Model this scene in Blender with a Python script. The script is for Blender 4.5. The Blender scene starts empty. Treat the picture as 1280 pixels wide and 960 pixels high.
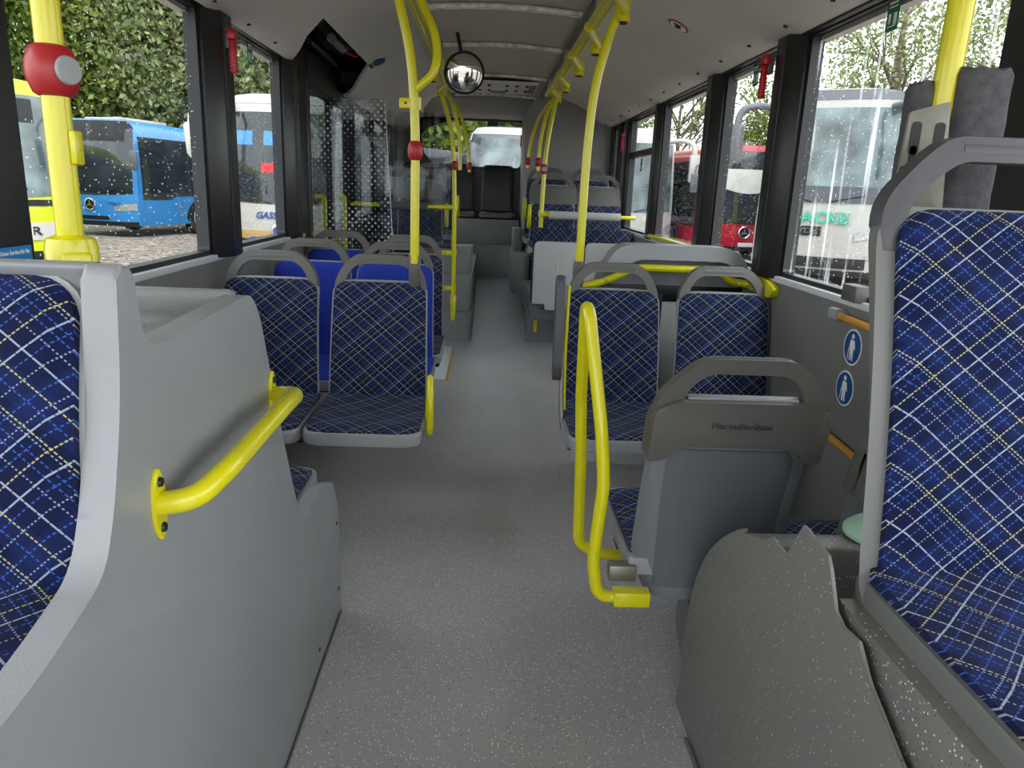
import bpy, bmesh, math, random
from mathutils import Vector, Matrix
import numpy as np
random.seed(7)
S = bpy.context.scene
COL = S.collection
PI = math.pi

# ------------------------------------------------------------------ helpers
def lin(c):
    out = []
    for v in c[:3]:
        v = v / 255.0
        out.append(v / 12.92 if v <= 0.04045 else ((v + 0.055) / 1.055) ** 2.4)
    return (*out, 1.0)

def tag(o, label=None, cat=None, group=None, kind=None):
    if label: o['label'] = label
    if cat: o['category'] = cat
    if group: o['group'] = group
    if kind: o['kind'] = kind
    return o

def link(o, parent=None):
    COL.objects.link(o)
    if parent is not None: o.parent = parent
    return o

def thing(name, label, cat, loc=(0, 0, 0), rotz=0, group=None):
    o = bpy.data.objects.new(name, None)
    o.empty_display_size = 0.05
    o.location = loc; o.rotation_euler = (0, 0, rotz)
    link(o)
    return tag(o, label, cat, group)

def finish(name, bm, m, parent=None, angle=40, uv=None, label=None):
    me = bpy.data.meshes.new(name)
    bmesh.ops.recalc_face_normals(bm, faces=bm.faces[:])
    for f in bm.faces: f.smooth = True
    if uv:
        L = bm.loops.layers.uv.new('UVMap')
        for f in bm.faces:
            for l in f.loops: l[L].uv = uv(l.vert.co)
    bm.to_mesh(me); bm.free()
    me.set_sharp_from_angle(angle=math.radians(angle))
    if m: me.materials.append(m)
    o = bpy.data.objects.new(name, me)
    link(o, parent)
    if label: o['label'] = label
    return o

def NB(): return bmesh.new()

def bev(bm, edges, w, seg=3):
    if w > 0 and edges:
        bmesh.ops.bevel(bm, geom=edges, offset=w, segments=seg, profile=0.5, affect='EDGES', clamp_overlap=True)

def add_into(bm, src):
    me = bpy.data.meshes.new('tmp'); src.to_mesh(me); src.free()
    bm.from_mesh(me); bpy.data.meshes.remove(me)

def box(bm, x0, x1, y0, y1, z0, z1, b=0, seg=2):
    t = bmesh.new()
    v = [t.verts.new(p) for p in ((x0,y0,z0),(x1,y0,z0),(x1,y1,z0),(x0,y1,z0),(x0,y0,z1),(x1,y0,z1),(x1,y1,z1),(x0,y1,z1))]
    for f in ((0,3,2,1),(4,5,6,7),(0,1,5,4),(1,2,6,5),(2,3,7,6),(3,0,4,7)): t.faces.new([v[i] for i in f])
    bev(t, t.edges[:], b, seg)
    add_into(bm, t)

def prism(bm, poly, axis, a0, a1, b=0, seg=2, M=None):
    """poly: 2D points. axis 'x': (y,z); 'y': (x,z); 'z': (x,y)."""
    t = bmesh.new()
    def P(p, a):
        return {'x': (a, p[0], p[1]), 'y': (p[0], a, p[1]), 'z': (p[0], p[1], a)}[axis]
    A = [t.verts.new(P(p, a0)) for p in poly]; B = [t.verts.new(P(p, a1)) for p in poly]
    fa = t.faces.new(A); fb = t.faces.new(B[::-1])
    n = len(poly)
    for i in range(n): t.faces.new((A[i], B[i], B[(i+1) % n], A[(i+1) % n]))
    bev(t, list({e for f in (fa, fb) for e in f.edges}), b, seg)
    if M: t.transform(M)
    add_into(bm, t)

def rpoly(pts, r, seg=5):
    """round the corners of a 2D polygon; r a number or a list"""
    out = []; n = len(pts)
    for i in range(n):
        p = Vector(pts[i]); a = Vector(pts[i-1]); b = Vector(pts[(i+1) % n])
        rr = r[i] if isinstance(r, (list, tuple)) else r
        da = a - p; db = b - p
        k = min(rr, da.length*0.48, db.length*0.48)
        if k < 1e-5: out.append(tuple(p)); continue
        pa = p + da.normalized()*k; pb = p + db.normalized()*k
        for j in range(seg+1):
            t = j/seg
            out.append(tuple((1-t)**2*pa + 2*t*(1-t)*p + t*t*pb))
    return out

def smooth_path(pts, r, seg=6):
    P = [Vector(p) for p in pts]; out = [P[0]]
    for i in range(1, len(P)-1):
        da = P[i-1]-P[i]; db = P[i+1]-P[i]
        k = min(r, da.length*0.49, db.length*0.49)
        pa = P[i]+da.normalized()*k; pb = P[i]+db.normalized()*k
        for j in range(seg+1):
            t = j/seg; out.append((1-t)**2*pa+2*t*(1-t)*P[i]+t*t*pb)
    out.append(P[-1]); return out

def tube(bm, pts, r, fillet=0.04, n=12, sx=1.0, r1=None, cap=True):
    P = smooth_path(pts, fillet) if len(pts) > 2 else [Vector(p) for p in pts]
    t = (P[1]-P[0]).normalized()
    up = Vector((0,0,1)) if abs(t.z) < .9 else Vector((0,1,0))
    u = (up - t*up.dot(t)).normalized()
    rings = []
    for i, p in enumerate(P):
        if i == 0: tt = (P[1]-P[0]).normalized()
        elif i == len(P)-1: tt = (P[-1]-P[-2]).normalized()
        else: tt = ((P[i+1]-p).normalized()+(p-P[i-1]).normalized()).normalized()
        u = (u - tt*u.dot(tt)).normalized(); w = tt.cross(u)
        rr = r if r1 is None else r+(r1-r)*i/(len(P)-1)
        rings.append([bm.verts.new(p+(u*math.cos(2*PI*k/n)+w*math.sin(2*PI*k/n)*sx)*rr) for k in range(n)])
    for a, b in zip(rings, rings[1:]):
        for k in range(n): bm.faces.new((a[k], a[(k+1)%n], b[(k+1)%n], b[k]))
    if cap:
        bm.faces.new(rings[0][::-1]); bm.faces.new(rings[-1])

def lathe(bm, prof, M=None, n=20):
    """prof (r,z) about z"""
    t = bmesh.new(); rings = []
    for r, z in prof:
        rings.append([t.verts.new((max(r,1e-4)*math.cos(2*PI*k/n), max(r,1e-4)*math.sin(2*PI*k/n), z)) for k in range(n)])
    for a, b in zip(rings, rings[1:]):
        for k in range(n): t.faces.new((a[k], a[(k+1)%n], b[(k+1)%n], b[k]))
    t.faces.new(rings[0][::-1]); t.faces.new(rings[-1])
    if M: t.transform(M)
    add_into(bm, t)

def grid(bm, F, nu, nv):
    V = [[bm.verts.new(F(i/nu, j/nv)) for i in range(nu+1)] for j in range(nv+1)]
    for j in range(nv):
        for i in range(nu): bm.faces.new((V[j][i], V[j][i+1], V[j+1][i+1], V[j+1][i]))
    return V

def slab(bm, Ff, Fb, nu, nv):
    A = grid(bm, Ff, nu, nv); B = grid(bm, Fb, nu, nv)
    def rim(V): return V[0][:] + [r[-1] for r in V[1:]] + V[-1][-2::-1] + [r[0] for r in V[-2:0:-1]]
    a, b = rim(A), rim(B); n = len(a)
    for i in range(n): bm.faces.new((a[i], b[i], b[(i+1)%n], a[(i+1)%n]))

def T(x=0, y=0, z=0): return Matrix.Translation((x, y, z))
def RX(a): return Matrix.Rotation(a, 4, 'X')
def RY(a): return Matrix.Rotation(a, 4, 'Y')
def RZ(a): return Matrix.Rotation(a, 4, 'Z')

def text(name, s, size, M, m, parent=None, ext=0.002, shear=0, bold=0, sx=1):
    c = bpy.data.curves.new(name+'_c', 'FONT'); c.body = s; c.size = size; c.extrude = ext; c.shear = shear; c.offset = bold
    c.align_x = 'CENTER'; c.align_y = 'CENTER'; c.resolution_u = 3
    o = bpy.data.objects.new('tmp_text', c); COL.objects.link(o)
    bpy.context.view_layer.update()
    me = bpy.data.meshes.new_from_object(o.evaluated_get(bpy.context.evaluated_depsgraph_get()))
    bpy.data.objects.remove(o); bpy.data.curves.remove(c)
    me.transform(M @ Matrix.Diagonal((sx, 1, 1, 1))); me.materials.clear(); me.materials.append(m)
    t = bpy.data.objects.new(name, me); link(t, parent); return t

# ------------------------------------------------------------------ materials
def nt(m):
    return m.node_tree.nodes, m.node_tree.links
def N(ns, t, **k):
    n = ns.new(t)
    for a, v in k.items(): setattr(n, a, v)
    return n
def mat(name, c, rough=.5, metal=0., bump=0., bscale=300., var=0., vscale=6., spec=.5, coat=0., trans=None):
    m = bpy.data.materials.new(name); m.use_nodes = True
    ns, ls = nt(m); b = ns['Principled BSDF']
    b.inputs['Base Color'].default_value = lin(c); b.inputs['Roughness'].default_value = rough
    b.inputs['Metallic'].default_value = metal; b.inputs['Specular IOR Level'].default_value = spec
    b.inputs['Coat Weight'].default_value = coat
    tc = N(ns, 'ShaderNodeTexCoord')
    if bump:
        n = N(ns, 'ShaderNodeTexNoise'); n.inputs['Scale'].default_value = bscale; n.inputs['Detail'].default_value = 2
        ls.new(tc.outputs['Object'], n.inputs['Vector'])
        bp = N(ns, 'ShaderNodeBump'); bp.inputs['Strength'].default_value = bump; bp.inputs['Distance'].default_value = .002
        ls.new(n.outputs['Fac'], bp.inputs['Height']); ls.new(bp.outputs['Normal'], b.inputs['Normal'])
    if var:
        n = N(ns, 'ShaderNodeTexNoise'); n.inputs['Scale'].default_value = vscale; n.inputs['Detail'].default_value = 5
        ls.new(tc.outputs['Object'], n.inputs['Vector'])
        r = N(ns, 'ShaderNodeValToRGB'); L = lin(c)
        r.color_ramp.elements[0].position = .3; r.color_ramp.elements[1].position = .7
        r.color_ramp.elements[0].color = (*[v*(1-var) for v in L[:3]], 1); r.color_ramp.elements[1].color = (*[min(1, v*(1+var)) for v in L[:3]], 1)
        ls.new(n.outputs['Fac'], r.inputs['Fac']); ls.new(r.outputs['Color'], b.inputs['Base Color'])
    return m

def math_(ns, ls, op, a, b=None, c=None):
    n = N(ns, 'ShaderNodeMath', operation=op)
    for i, v in enumerate((a, b, c)):
        if v is None: continue
        if isinstance(v, (int, float)): n.inputs[i].default_value = v
        else: ls.new(v, n.inputs[i])
    return n.outputs[0]

def mixc(ns, ls, fac, a, b):
    n = N(ns, 'ShaderNodeMix', data_type='RGBA')
    if isinstance(fac, float): n.inputs[0].default_value = fac
    else: ls.new(fac, n.inputs[0])
    for i, v in ((6, a), (7, b)):
        if isinstance(v, tuple): n.inputs[i].default_value = v
        else: ls.new(v, n.inputs[i])
    return n.outputs[2]

def plaid(name, base=(22, 29, 56), period=.135, bright=1.0):
    m = bpy.data.materials.new(name); m.use_nodes = True
    ns, ls = nt(m); b = ns['Principled BSDF']; b.inputs['Roughness'].default_value = .95
    b.inputs['Specular IOR Level'].default_value = .15
    b.inputs['Sheen Weight'].default_value = .03
    uv = N(ns, 'ShaderNodeUVMap'); sp = N(ns, 'ShaderNodeSeparateXYZ'); ls.new(uv.outputs[0], sp.inputs[0])
    k = .7071
    p = math_(ns, ls, 'ADD', math_(ns, ls, 'MULTIPLY', sp.outputs[0], k), math_(ns, ls, 'MULTIPLY', sp.outputs[1], k))
    q = math_(ns, ls, 'SUBTRACT', math_(ns, ls, 'MULTIPLY', sp.outputs[0], k), math_(ns, ls, 'MULTIPLY', sp.outputs[1], k))
    def fr(v, per, off=0): return math_(ns, ls, 'FRACT', math_(ns, ls, 'ADD', math_(ns, ls, 'DIVIDE', v, per), off+10.))
    yel, wht, blu = lin((172, 168, 112)), lin((158, 168, 186)), lin((48, 84, 160))
    nb = N(ns, 'ShaderNodeTexNoise'); nb.inputs['Scale'].default_value = 30; ls.new(uv.outputs[0], nb.inputs['Vector'])
    dark = tuple(v*.55 for v in lin(base)[:3])+(1,)
    col = mixc(ns, ls, nb.outputs['Fac'], dark, lin(base))
    # faint darker checks of the weave
    for v, o, w in ((p, .2, .25), (q, .55, .25)):
        f = math_(ns, ls, 'LESS_THAN', fr(v, period, o), w)
        col = mixc(ns, ls, math_(ns, ls, 'MULTIPLY', f, .35), col, tuple(x*1.9 for x in lin(base)[:3])+(1,))
    def lines(v, other, offs, w, colr, dash, duty, s):
        nonlocal col
        for o in offs:
            f = math_(ns, ls, 'LESS_THAN', fr(v, period, o), w/period)
            d = math_(ns, ls, 'LESS_THAN', fr(other, dash, o), duty)
            f = math_(ns, ls, 'MULTIPLY', math_(ns, ls, 'MULTIPLY', f, d), s)
            col = mixc(ns, ls, f, col, colr)
    lines(p, q, (.12, .44, .52), .0022, blu, .008, .6, .8*bright)
    lines(q, p, (.18, .50, .80), .0022, blu, .008, .6, .8*bright)
    lines(p, q, (.34, .63), .0022, wht, .006, .5, .55*bright)
    lines(q, p, (.36, .67), .0022, wht, .006, .5, .55*bright)
    lines(p, q, (0., .30), .0022, yel, .007, .68, .8*bright)
    lines(q, p, (.06,), .0022, yel, .007, .68, .8*bright)
    lines(p, q, (.80,), .0026, wht, .02, .93, .7*bright)
    lines(q, p, (.90, .28), .0026, wht, .02, .93, .7*bright)
    ls.new(col, b.inputs['Base Color'])
    n = N(ns, 'ShaderNodeTexNoise'); n.inputs['Scale'].default_value = 900; ls.new(uv.outputs[0], n.inputs['Vector'])
    bp = N(ns, 'ShaderNodeBump'); bp.inputs['Strength'].default_value = .25; bp.inputs['Distance'].default_value = .002
    ls.new(n.outputs['Fac'], bp.inputs['Height']); ls.new(bp.outputs['Normal'], b.inputs['Normal'])
    return m

def dotweave(name):
    m = bpy.data.materials.new(name); m.use_nodes = True
    ns, ls = nt(m); b = ns['Principled BSDF']; b.inputs['Roughness'].default_value = .95; b.inputs['Specular IOR Level'].default_value = .15
    uv = N(ns, 'ShaderNodeUVMap'); sp = N(ns, 'ShaderNodeSeparateXYZ'); ls.new(uv.outputs[0], sp.inputs[0])
    f = [math_(ns, ls, 'LESS_THAN', math_(ns, ls, 'FRACT', math_(ns, ls, 'ADD', math_(ns, ls, 'DIVIDE', sp.outputs[i], .0125), 10.)), .42) for i in (0, 1)]
    mk = math_(ns, ls, 'MULTIPLY', f[0], f[1])
    ls.new(mixc(ns, ls, mk, lin((46, 66, 168)), lin((20, 26, 88))), b.inputs['Base Color'])
    return m

def speckle(name, c, c2=None, sc=120., size=.25, rough=.40, white=(240, 240, 235), grad=None, frac=.45):
    m = bpy.data.materials.new(name); m.use_nodes = True
    ns, ls = nt(m); b = ns['Principled BSDF']; b.inputs['Roughness'].default_value = rough
    tc = N(ns, 'ShaderNodeTexCoord')
    n = N(ns, 'ShaderNodeTexNoise'); n.inputs['Scale'].default_value = 2.2; n.inputs['Detail'].default_value = 6
    ls.new(tc.outputs['Object'], n.inputs['Vector'])
    base = mixc(ns, ls, n.outputs['Fac'], tuple(v*.82 for v in lin(c)[:3])+(1,), tuple(v*1.15 for v in lin(c)[:3])+(1,))
    if grad:   # second colour blended in towards the raised rear part
        sp = N(ns, 'ShaderNodeSeparateXYZ'); ls.new(tc.outputs['Object'], sp.inputs[0])
        g = N(ns, 'ShaderNodeMapRange'); g.inputs[1].default_value = 5.6; g.inputs[2].default_value = 6.6
        ls.new(sp.outputs[1], g.inputs[0]); base = mixc(ns, ls, g.outputs[0], base, lin(grad))
    nf = N(ns, 'ShaderNodeTexNoise'); nf.inputs['Scale'].default_value = 420; ls.new(tc.outputs['Object'], nf.inputs['Vector'])
    base = mixc(ns, ls, math_(ns, ls, 'MULTIPLY', nf.outputs['Fac'], .45), base, tuple(v*.35 for v in lin(c)[:3])+(1,))
    v = N(ns, 'ShaderNodeTexVoronoi'); v.inputs['Scale'].default_value = sc; ls.new(tc.outputs['Object'], v.inputs['Vector'])
    sepc = N(ns, 'ShaderNodeSeparateColor'); ls.new(v.outputs['Color'], sepc.inputs[0])
    on = math_(ns, ls, 'MULTIPLY', math_(ns, ls, 'LESS_THAN', v.outputs['Distance'], size), math_(ns, ls, 'LESS_THAN', sepc.outputs[0], frac))
    on2 = math_(ns, ls, 'MULTIPLY', math_(ns, ls, 'LESS_THAN', v.outputs['Distance'], size), math_(ns, ls, 'GREATER_THAN', sepc.outputs[0], .86))
    col = mixc(ns, ls, math_(ns, ls, 'MULTIPLY', on, .85), base, lin(white))
    col = mixc(ns, ls, math_(ns, ls, 'MULTIPLY', on2, .7), col, lin((30, 30, 30)))
    ls.new(col, b.inputs['Base Color'])
    return m

def glass(name, tint=(.93, .95, .95), refl=.10, drops=0., streaks=0.):
    m = bpy.data.materials.new(name); m.use_nodes = True
    ns, ls = nt(m); ns.clear()
    out = N(ns, 'ShaderNodeOutputMaterial')
    tr = N(ns, 'ShaderNodeBsdfTransparent'); tr.inputs[0].default_value = (*tint, 1)
    gl = N(ns, 'ShaderNodeBsdfGlossy'); gl.inputs['Roughness'].default_value = .02
    lw = N(ns, 'ShaderNodeLayerWeight'); lw.inputs[0].default_value = .5
    f = math_(ns, ls, 'MULTIPLY', math_(ns, ls, 'ADD', math_(ns, ls, 'MULTIPLY', math_(ns, ls, 'POWER', lw.outputs[1], 5.), .96), .04), refl*5)
    mx = N(ns, 'ShaderNodeMixShader'); ls.new(math_(ns, ls, 'MINIMUM', f, .9), mx.inputs[0]); ls.new(tr.outputs[0], mx.inputs[1]); ls.new(gl.outputs[0], mx.inputs[2])
    last = mx.outputs[0]
    if drops or streaks:
        tc = N(ns, 'ShaderNodeTexCoord')
        df = N(ns, 'ShaderNodeBsdfTranslucent'); df.inputs[0].default_value = (.9, .93, .95, 1)
        masks = []
        if drops:
            v = N(ns, 'ShaderNodeTexVoronoi'); v.inputs['Scale'].default_value = 62; ls.new(tc.outputs['Object'], v.inputs['Vector'])
            sc = N(ns, 'ShaderNodeSeparateColor'); ls.new(v.outputs['Color'], sc.inputs[0])
            th = math_(ns, ls, 'MULTIPLY', sc.outputs[0], .20)
            masks.append(math_(ns, ls, 'MULTIPLY', math_(ns, ls, 'MULTIPLY', math_(ns, ls, 'LESS_THAN', v.outputs['Distance'], th), math_(ns, ls, 'LESS_THAN', sc.outputs[1], .5)), drops))
        if streaks:
            mp = N(ns, 'ShaderNodeMapping'); mp.inputs['Scale'].default_value = (1, 42, 1.3); ls.new(tc.outputs['Object'], mp.inputs[0])
            n = N(ns, 'ShaderNodeTexNoise'); n.inputs['Scale'].default_value = 1.3; n.inputs['Detail'].default_value = 3; ls.new(mp.outputs[0], n.inputs['Vector'])
            g = N(ns, 'ShaderNodeMapRange'); g.inputs[1].default_value = .62; g.inputs[2].default_value = .72
            ls.new(n.outputs['Fac'], g.inputs[0]); masks.append(math_(ns, ls, 'MULTIPLY', g.outputs[0], streaks))
        mk = masks[0]
        for k in masks[1:]: mk = math_(ns, ls, 'MAXIMUM', mk, k)
        m2 = N(ns, 'ShaderNodeMixShader'); ls.new(mk, m2.inputs[0]); ls.new(last, m2.inputs[1]); ls.new(df.outputs[0], m2.inputs[2]); last = m2.outputs[0]
    ls.new(last, out.inputs[0])
    return m

def dotglass(name):
    m = glass(name, tint=(.80, .82, .83), refl=.14)
    ns, ls = nt(m); out = [n for n in ns if n.type == 'OUTPUT_MATERIAL'][0]; last = out.inputs[0].links[0].from_socket
    tc = N(ns, 'ShaderNodeTexCoord'); sp = N(ns, 'ShaderNodeSeparateXYZ'); ls.new(tc.outputs['Object'], sp.inputs[0])
    row = math_(ns, ls, 'ADD', math_(ns, ls, 'DIVIDE', sp.outputs[2], .022), 100.)
    odd = math_(ns, ls, 'MULTIPLY', math_(ns, ls, 'MODULO', math_(ns, ls, 'FLOOR', row), 2.), .5)
    colx = math_(ns, ls, 'ADD', math_(ns, ls, 'ADD', math_(ns, ls, 'DIVIDE', sp.outputs[0], .042), 100.), odd)
    a = math_(ns, ls, 'MULTIPLY', math_(ns, ls, 'SUBTRACT', math_(ns, ls, 'FRACT', colx), .5), .042)
    b = math_(ns, ls, 'MULTIPLY', math_(ns, ls, 'SUBTRACT', math_(ns, ls, 'FRACT', row), .5), .022)
    d = math_(ns, ls, 'SQRT', math_(ns, ls, 'ADD', math_(ns, ls, 'MULTIPLY', a, a), math_(ns, ls, 'MULTIPLY', b, b)))
    n = N(ns, 'ShaderNodeTexNoise'); n.inputs['Scale'].default_value = 4.; ls.new(tc.outputs['Object'], n.inputs['Vector'])
    g = N(ns, 'ShaderNodeMapRange'); g.inputs[1].default_value = .40; g.inputs[2].default_value = .60; g.inputs[3].default_value = .0016; g.inputs[4].default_value = .0072; ls.new(n.outputs['Fac'], g.inputs[0])
    mk = math_(ns, ls, 'LESS_THAN', d, g.outputs[0])
    df = N(ns, 'ShaderNodeBsdfDiffuse'); df.inputs[0].default_value = (.75, .75, .74, 1); tl = N(ns, 'ShaderNodeBsdfTranslucent'); tl.inputs[0].default_value = (.8, .8, .8, 1)
    ad = N(ns, 'ShaderNodeMixShader'); ls.new(df.outputs[0], ad.inputs[1]); ls.new(tl.outputs[0], ad.inputs[2])
    mx = N(ns, 'ShaderNodeMixShader'); ls.new(mk, mx.inputs[0]); ls.new(last, mx.inputs[1]); ls.new(ad.outputs[0], mx.inputs[2]); ls.new(mx.outputs[0], out.inputs[0]); return m

def gravel(name):
    m = bpy.data.materials.new(name); m.use_nodes = True
    ns, ls = nt(m); b = ns['Principled BSDF']; b.inputs['Roughness'].default_value = .95
    tc = N(ns, 'ShaderNodeTexCoord')
    v = N(ns, 'ShaderNodeTexVoronoi'); v.inputs['Scale'].default_value = 11; ls.new(tc.outputs['Object'], v.inputs['Vector'])
    sc = N(ns, 'ShaderNodeSeparateColor'); ls.new(v.outputs['Color'], sc.inputs[0])
    col = mixc(ns, ls, sc.outputs[0], lin((70, 61, 54)), lin((168, 154, 141)))
    n = N(ns, 'ShaderNodeTexNoise'); n.inputs['Scale'].default_value = .35; n.inputs['Detail'].default_value = 4; ls.new(tc.outputs['Object'], n.inputs['Vector'])
    g = N(ns, 'ShaderNodeMapRange'); g.inputs[1].default_value = .58; g.inputs[2].default_value = .66; ls.new(n.outputs['Fac'], g.inputs[0])
    col = mixc(ns, ls, math_(ns, ls, 'MULTIPLY', g.outputs[0], .5), col, lin((96, 104, 66)))
    ls.new(col, b.inputs['Base Color']); return m

def leafmat(name, a, b_):
    m = bpy.data.materials.new(name); m.use_nodes = True
    ns, ls = nt(m); b = ns['Principled BSDF']; b.inputs['Roughness'].default_value = .6
    g = N(ns, 'ShaderNodeNewGeometry')
    ls.new(mixc(ns, ls, g.outputs['Random Per Island'], lin(a), lin(b_)), b.inputs['Base Color'])
    tl = N(ns, 'ShaderNodeBsdfTranslucent'); ls.new(b.inputs['Base Color'].links[0].from_socket, tl.inputs[0])
    mx = N(ns, 'ShaderNodeMixShader'); mx.inputs[0].default_value = .4
    out = ns['Material Output']; ls.new(b.outputs[0], mx.inputs[1]); ls.new(tl.outputs[0], mx.inputs[2]); ls.new(mx.outputs[0], out.inputs[0])
    return m

M = dict(
    yellow=mat('yellow_lacquer', (210, 203, 8), .28, bump=.03, bscale=60, var=.04, coat=.3),
    olive=mat('olive_grey_plastic', (104, 106, 101), .5, bump=.12, bscale=500),
    slate_light=mat('mid_slate_plastic', (112, 118, 120), .5, bump=.12, bscale=500),
    handle_dark=mat('near_black_handle_plastic', (70, 71, 74), .45, bump=.15, bscale=420),
    plate_steel=mat('matt_steel_plate', (120, 118, 106), .5, metal=.25, var=.12, vscale=18),
    shell=mat('light_grey_plastic', (146, 149, 150), .5, bump=.12, bscale=500, var=.03),
    console=mat('grained_grey_plastic', (140, 144, 145), .36, bump=.22, bscale=420, var=.05, vscale=4),
    slate=mat('slate_grey_plastic', (92, 99, 101), .5, bump=.15, bscale=500),
    handle=mat('dark_grey_handle_plastic', (90, 89, 84), .48, bump=.2, bscale=420),
    grip=mat('ribbed_grip_rubber', (84, 84, 82), .5, bump=1., bscale=160),
    black=mat('black_plastic', (22, 22, 23), .38, bump=.1, bscale=200),
    pillar=mat('black_pillar_trim', (28, 28, 29), .34, bump=.1, bscale=260),
    rubber=mat('black_rubber', (9, 9, 10), .6),
    cavity=mat('dark_mechanism_metal', (26, 25, 25), .5, var=.4, vscale=14),
    ceil=mat('grey_ceiling_panel', (206, 202, 196), .55, bump=.08, bscale=150, var=.03, vscale=2),
    ceilfab=mat('textured_ceiling_lining', (176, 170, 160), .8, bump=.6, bscale=240, var=.06, vscale=30),
    strip=mat('clear_edge_strip', (205, 205, 198), .18, var=.35, vscale=22),
    wallp=mat('grey_wall_lining', (112, 112, 108), .6, bump=.12, bscale=300),
    sill=mat('pale_sill_profile', (205, 208, 210), .3),
    rearwall=mat('rear_grey_lining', (140, 138, 134), .75, bump=.5, bscale=260, var=.05, vscale=40),
    rearfloorbox=mat('rear_box_grey', (120, 122, 122), .5, bump=.1, bscale=300, var=.05),
    floor=speckle('speckled_grey_floor', (178, 175, 173), grad=(146, 154, 160)),
    vinyl=speckle('speckled_vinyl_cover', (122, 122, 116), sc=135., size=.21, rough=.45, frac=.22),
    plaid=plaid('navy_plaid_moquette'),
    plaidbig=plaid('navy_plaid_moquette_near', base=(18, 27, 64), bright=1.1, period=.15),
    blue=dotweave('royal_blue_dotted_moquette'),
    fold=mat('fold_seat_grey', (186, 187, 185), .45, bump=.08, bscale=300),
    red=mat('red_button_plastic', (160, 30, 34), .4, bump=.05),
    hammer=mat('red_hammer_plastic', (180, 24, 30), .35),
    steel=mat('dull_steel', (138, 136, 128), .42, metal=.6, var=.12, vscale=18),
    chrome=mat('polished_metal', (215, 216, 218), .12, metal=1.),
    foam=mat('charcoal_foam', (74, 74, 76), .95, bump=1.0, bscale=90, var=.25, vscale=60),
    pad=mat('pale_grey_foam_sleeve', (176, 173, 168), .7),
    pad2=mat('dark_foam_sleeve', (80, 78, 76), .7),
    wood=mat('ochre_coated_rail', (196, 142, 58), .45, var=.12, vscale=20),
    mirror=mat('mirror_surface', (235, 235, 235), .02, metal=1.),
    signgreen=mat('green_sticker', (12, 108, 66), .5),
    signdark=mat('dark_green_sticker', (22, 52, 36), .5),
    signwhite=mat('white_print', (232, 232, 232), .6),
    signblue=mat('blue_sticker', (22, 76, 132), .45),
    signsky=mat('bright_blue_sticker', (22, 128, 200), .45),
    signred=mat('red_print', (190, 30, 34), .5),
    ink=mat('black_print', (18, 18, 18), .6),
    bluepaint=mat('sky_blue_bus_paint', (50, 128, 190), .22, coat=.6),
    silver=mat('champagne_coach_paint', (158, 156, 149), .3, coat=.5),
    white=mat('white_coach_paint', (184, 182, 174), .3, coat=.5),
    redpaint=mat('red_bus_paint', (176, 26, 48), .28, coat=.5),
    neon=mat('neon_yellow_bus_paint', (190, 198, 20), .3, coat=.4),
    goldpaint=mat('pale_gold_paint', (186, 154, 94), .35, coat=.3),
    greypaint=mat('grey_roof_paint', (92, 92, 96), .4),
    darkglass=mat('dark_vehicle_glass', (38, 44, 48), .06, spec=.7, var=.35, vscale=1.4),
    paleglass=mat('painted_reflection_windscreen', (86, 100, 100), .14, spec=.8, var=.75, vscale=1.7),  # blotchy light and dark tone paints reflections into the glass colour
    teal=mat('teal_lettering', (56, 160, 134), .4),
    letterblue=mat('blue_lettering', (40, 74, 150), .4),
    tyre=mat('tyre_rubber', (44, 43, 42), .85),
    rim=mat('silver_wheel_rim', (186, 188, 190), .35, metal=.4),
    lamp=mat('clear_headlamp', (150, 152, 150), .12, var=.3, vscale=14, spec=.8),
    amber=mat('amber_lamp', (226, 120, 30), .3),
    bark=mat('grey_brown_bark', (98, 84, 70), .9, var=.3, vscale=5),
    paper=mat('white_paper', (226, 226, 222), .7),
    curtain=mat('pale_sunblind', (184, 184, 175), .8, var=.12, vscale=2),
    gravel=gravel('wet_gravel'),
    leafA=leafmat('mid_green_leaves', (50, 78, 24), (126, 152, 62)),
    leafB=leafmat('pale_grey_green_leaves', (84, 98, 56), (160, 170, 112)),
    leafC=leafmat('spring_green_leaves', (72, 96, 34), (150, 164, 72)),
    win=glass('rain_spotted_window_glass', tint=(.88, .90, .90), drops=.4, refl=.09),
    winr=glass('rain_streaked_window_glass', tint=(.88, .90, .90), drops=.4, streaks=.38, refl=.05),
    screen=glass('partition_glass', tint=(.78, .80, .80), refl=.12, drops=.0),
    doorglass=glass('tinted_door_glass', tint=(.5, .53, .53), refl=.15, drops=.4),
    dotglass=dotglass('white_dotted_glass'),
    plate=mat('white_number_plate', (220, 220, 214), .5),
    mint=mat('mint_plastic', (168, 206, 184), .4),
)
# ------------------------------------------------------------------ the setting
XL, XR = -1.15, 1.26          # inner faces of the side walls
SILL, TOP = 1.03, 2.0
YB, YR = -1.3, 9.8            # front cut left open to admit sky light, and rear end of the body

def struct(name, bm, m, parent=None, **k):
    o = finish(name, bm, m, parent, **k)
    if parent is None: o['kind'] = 'structure'
    return o

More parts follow.
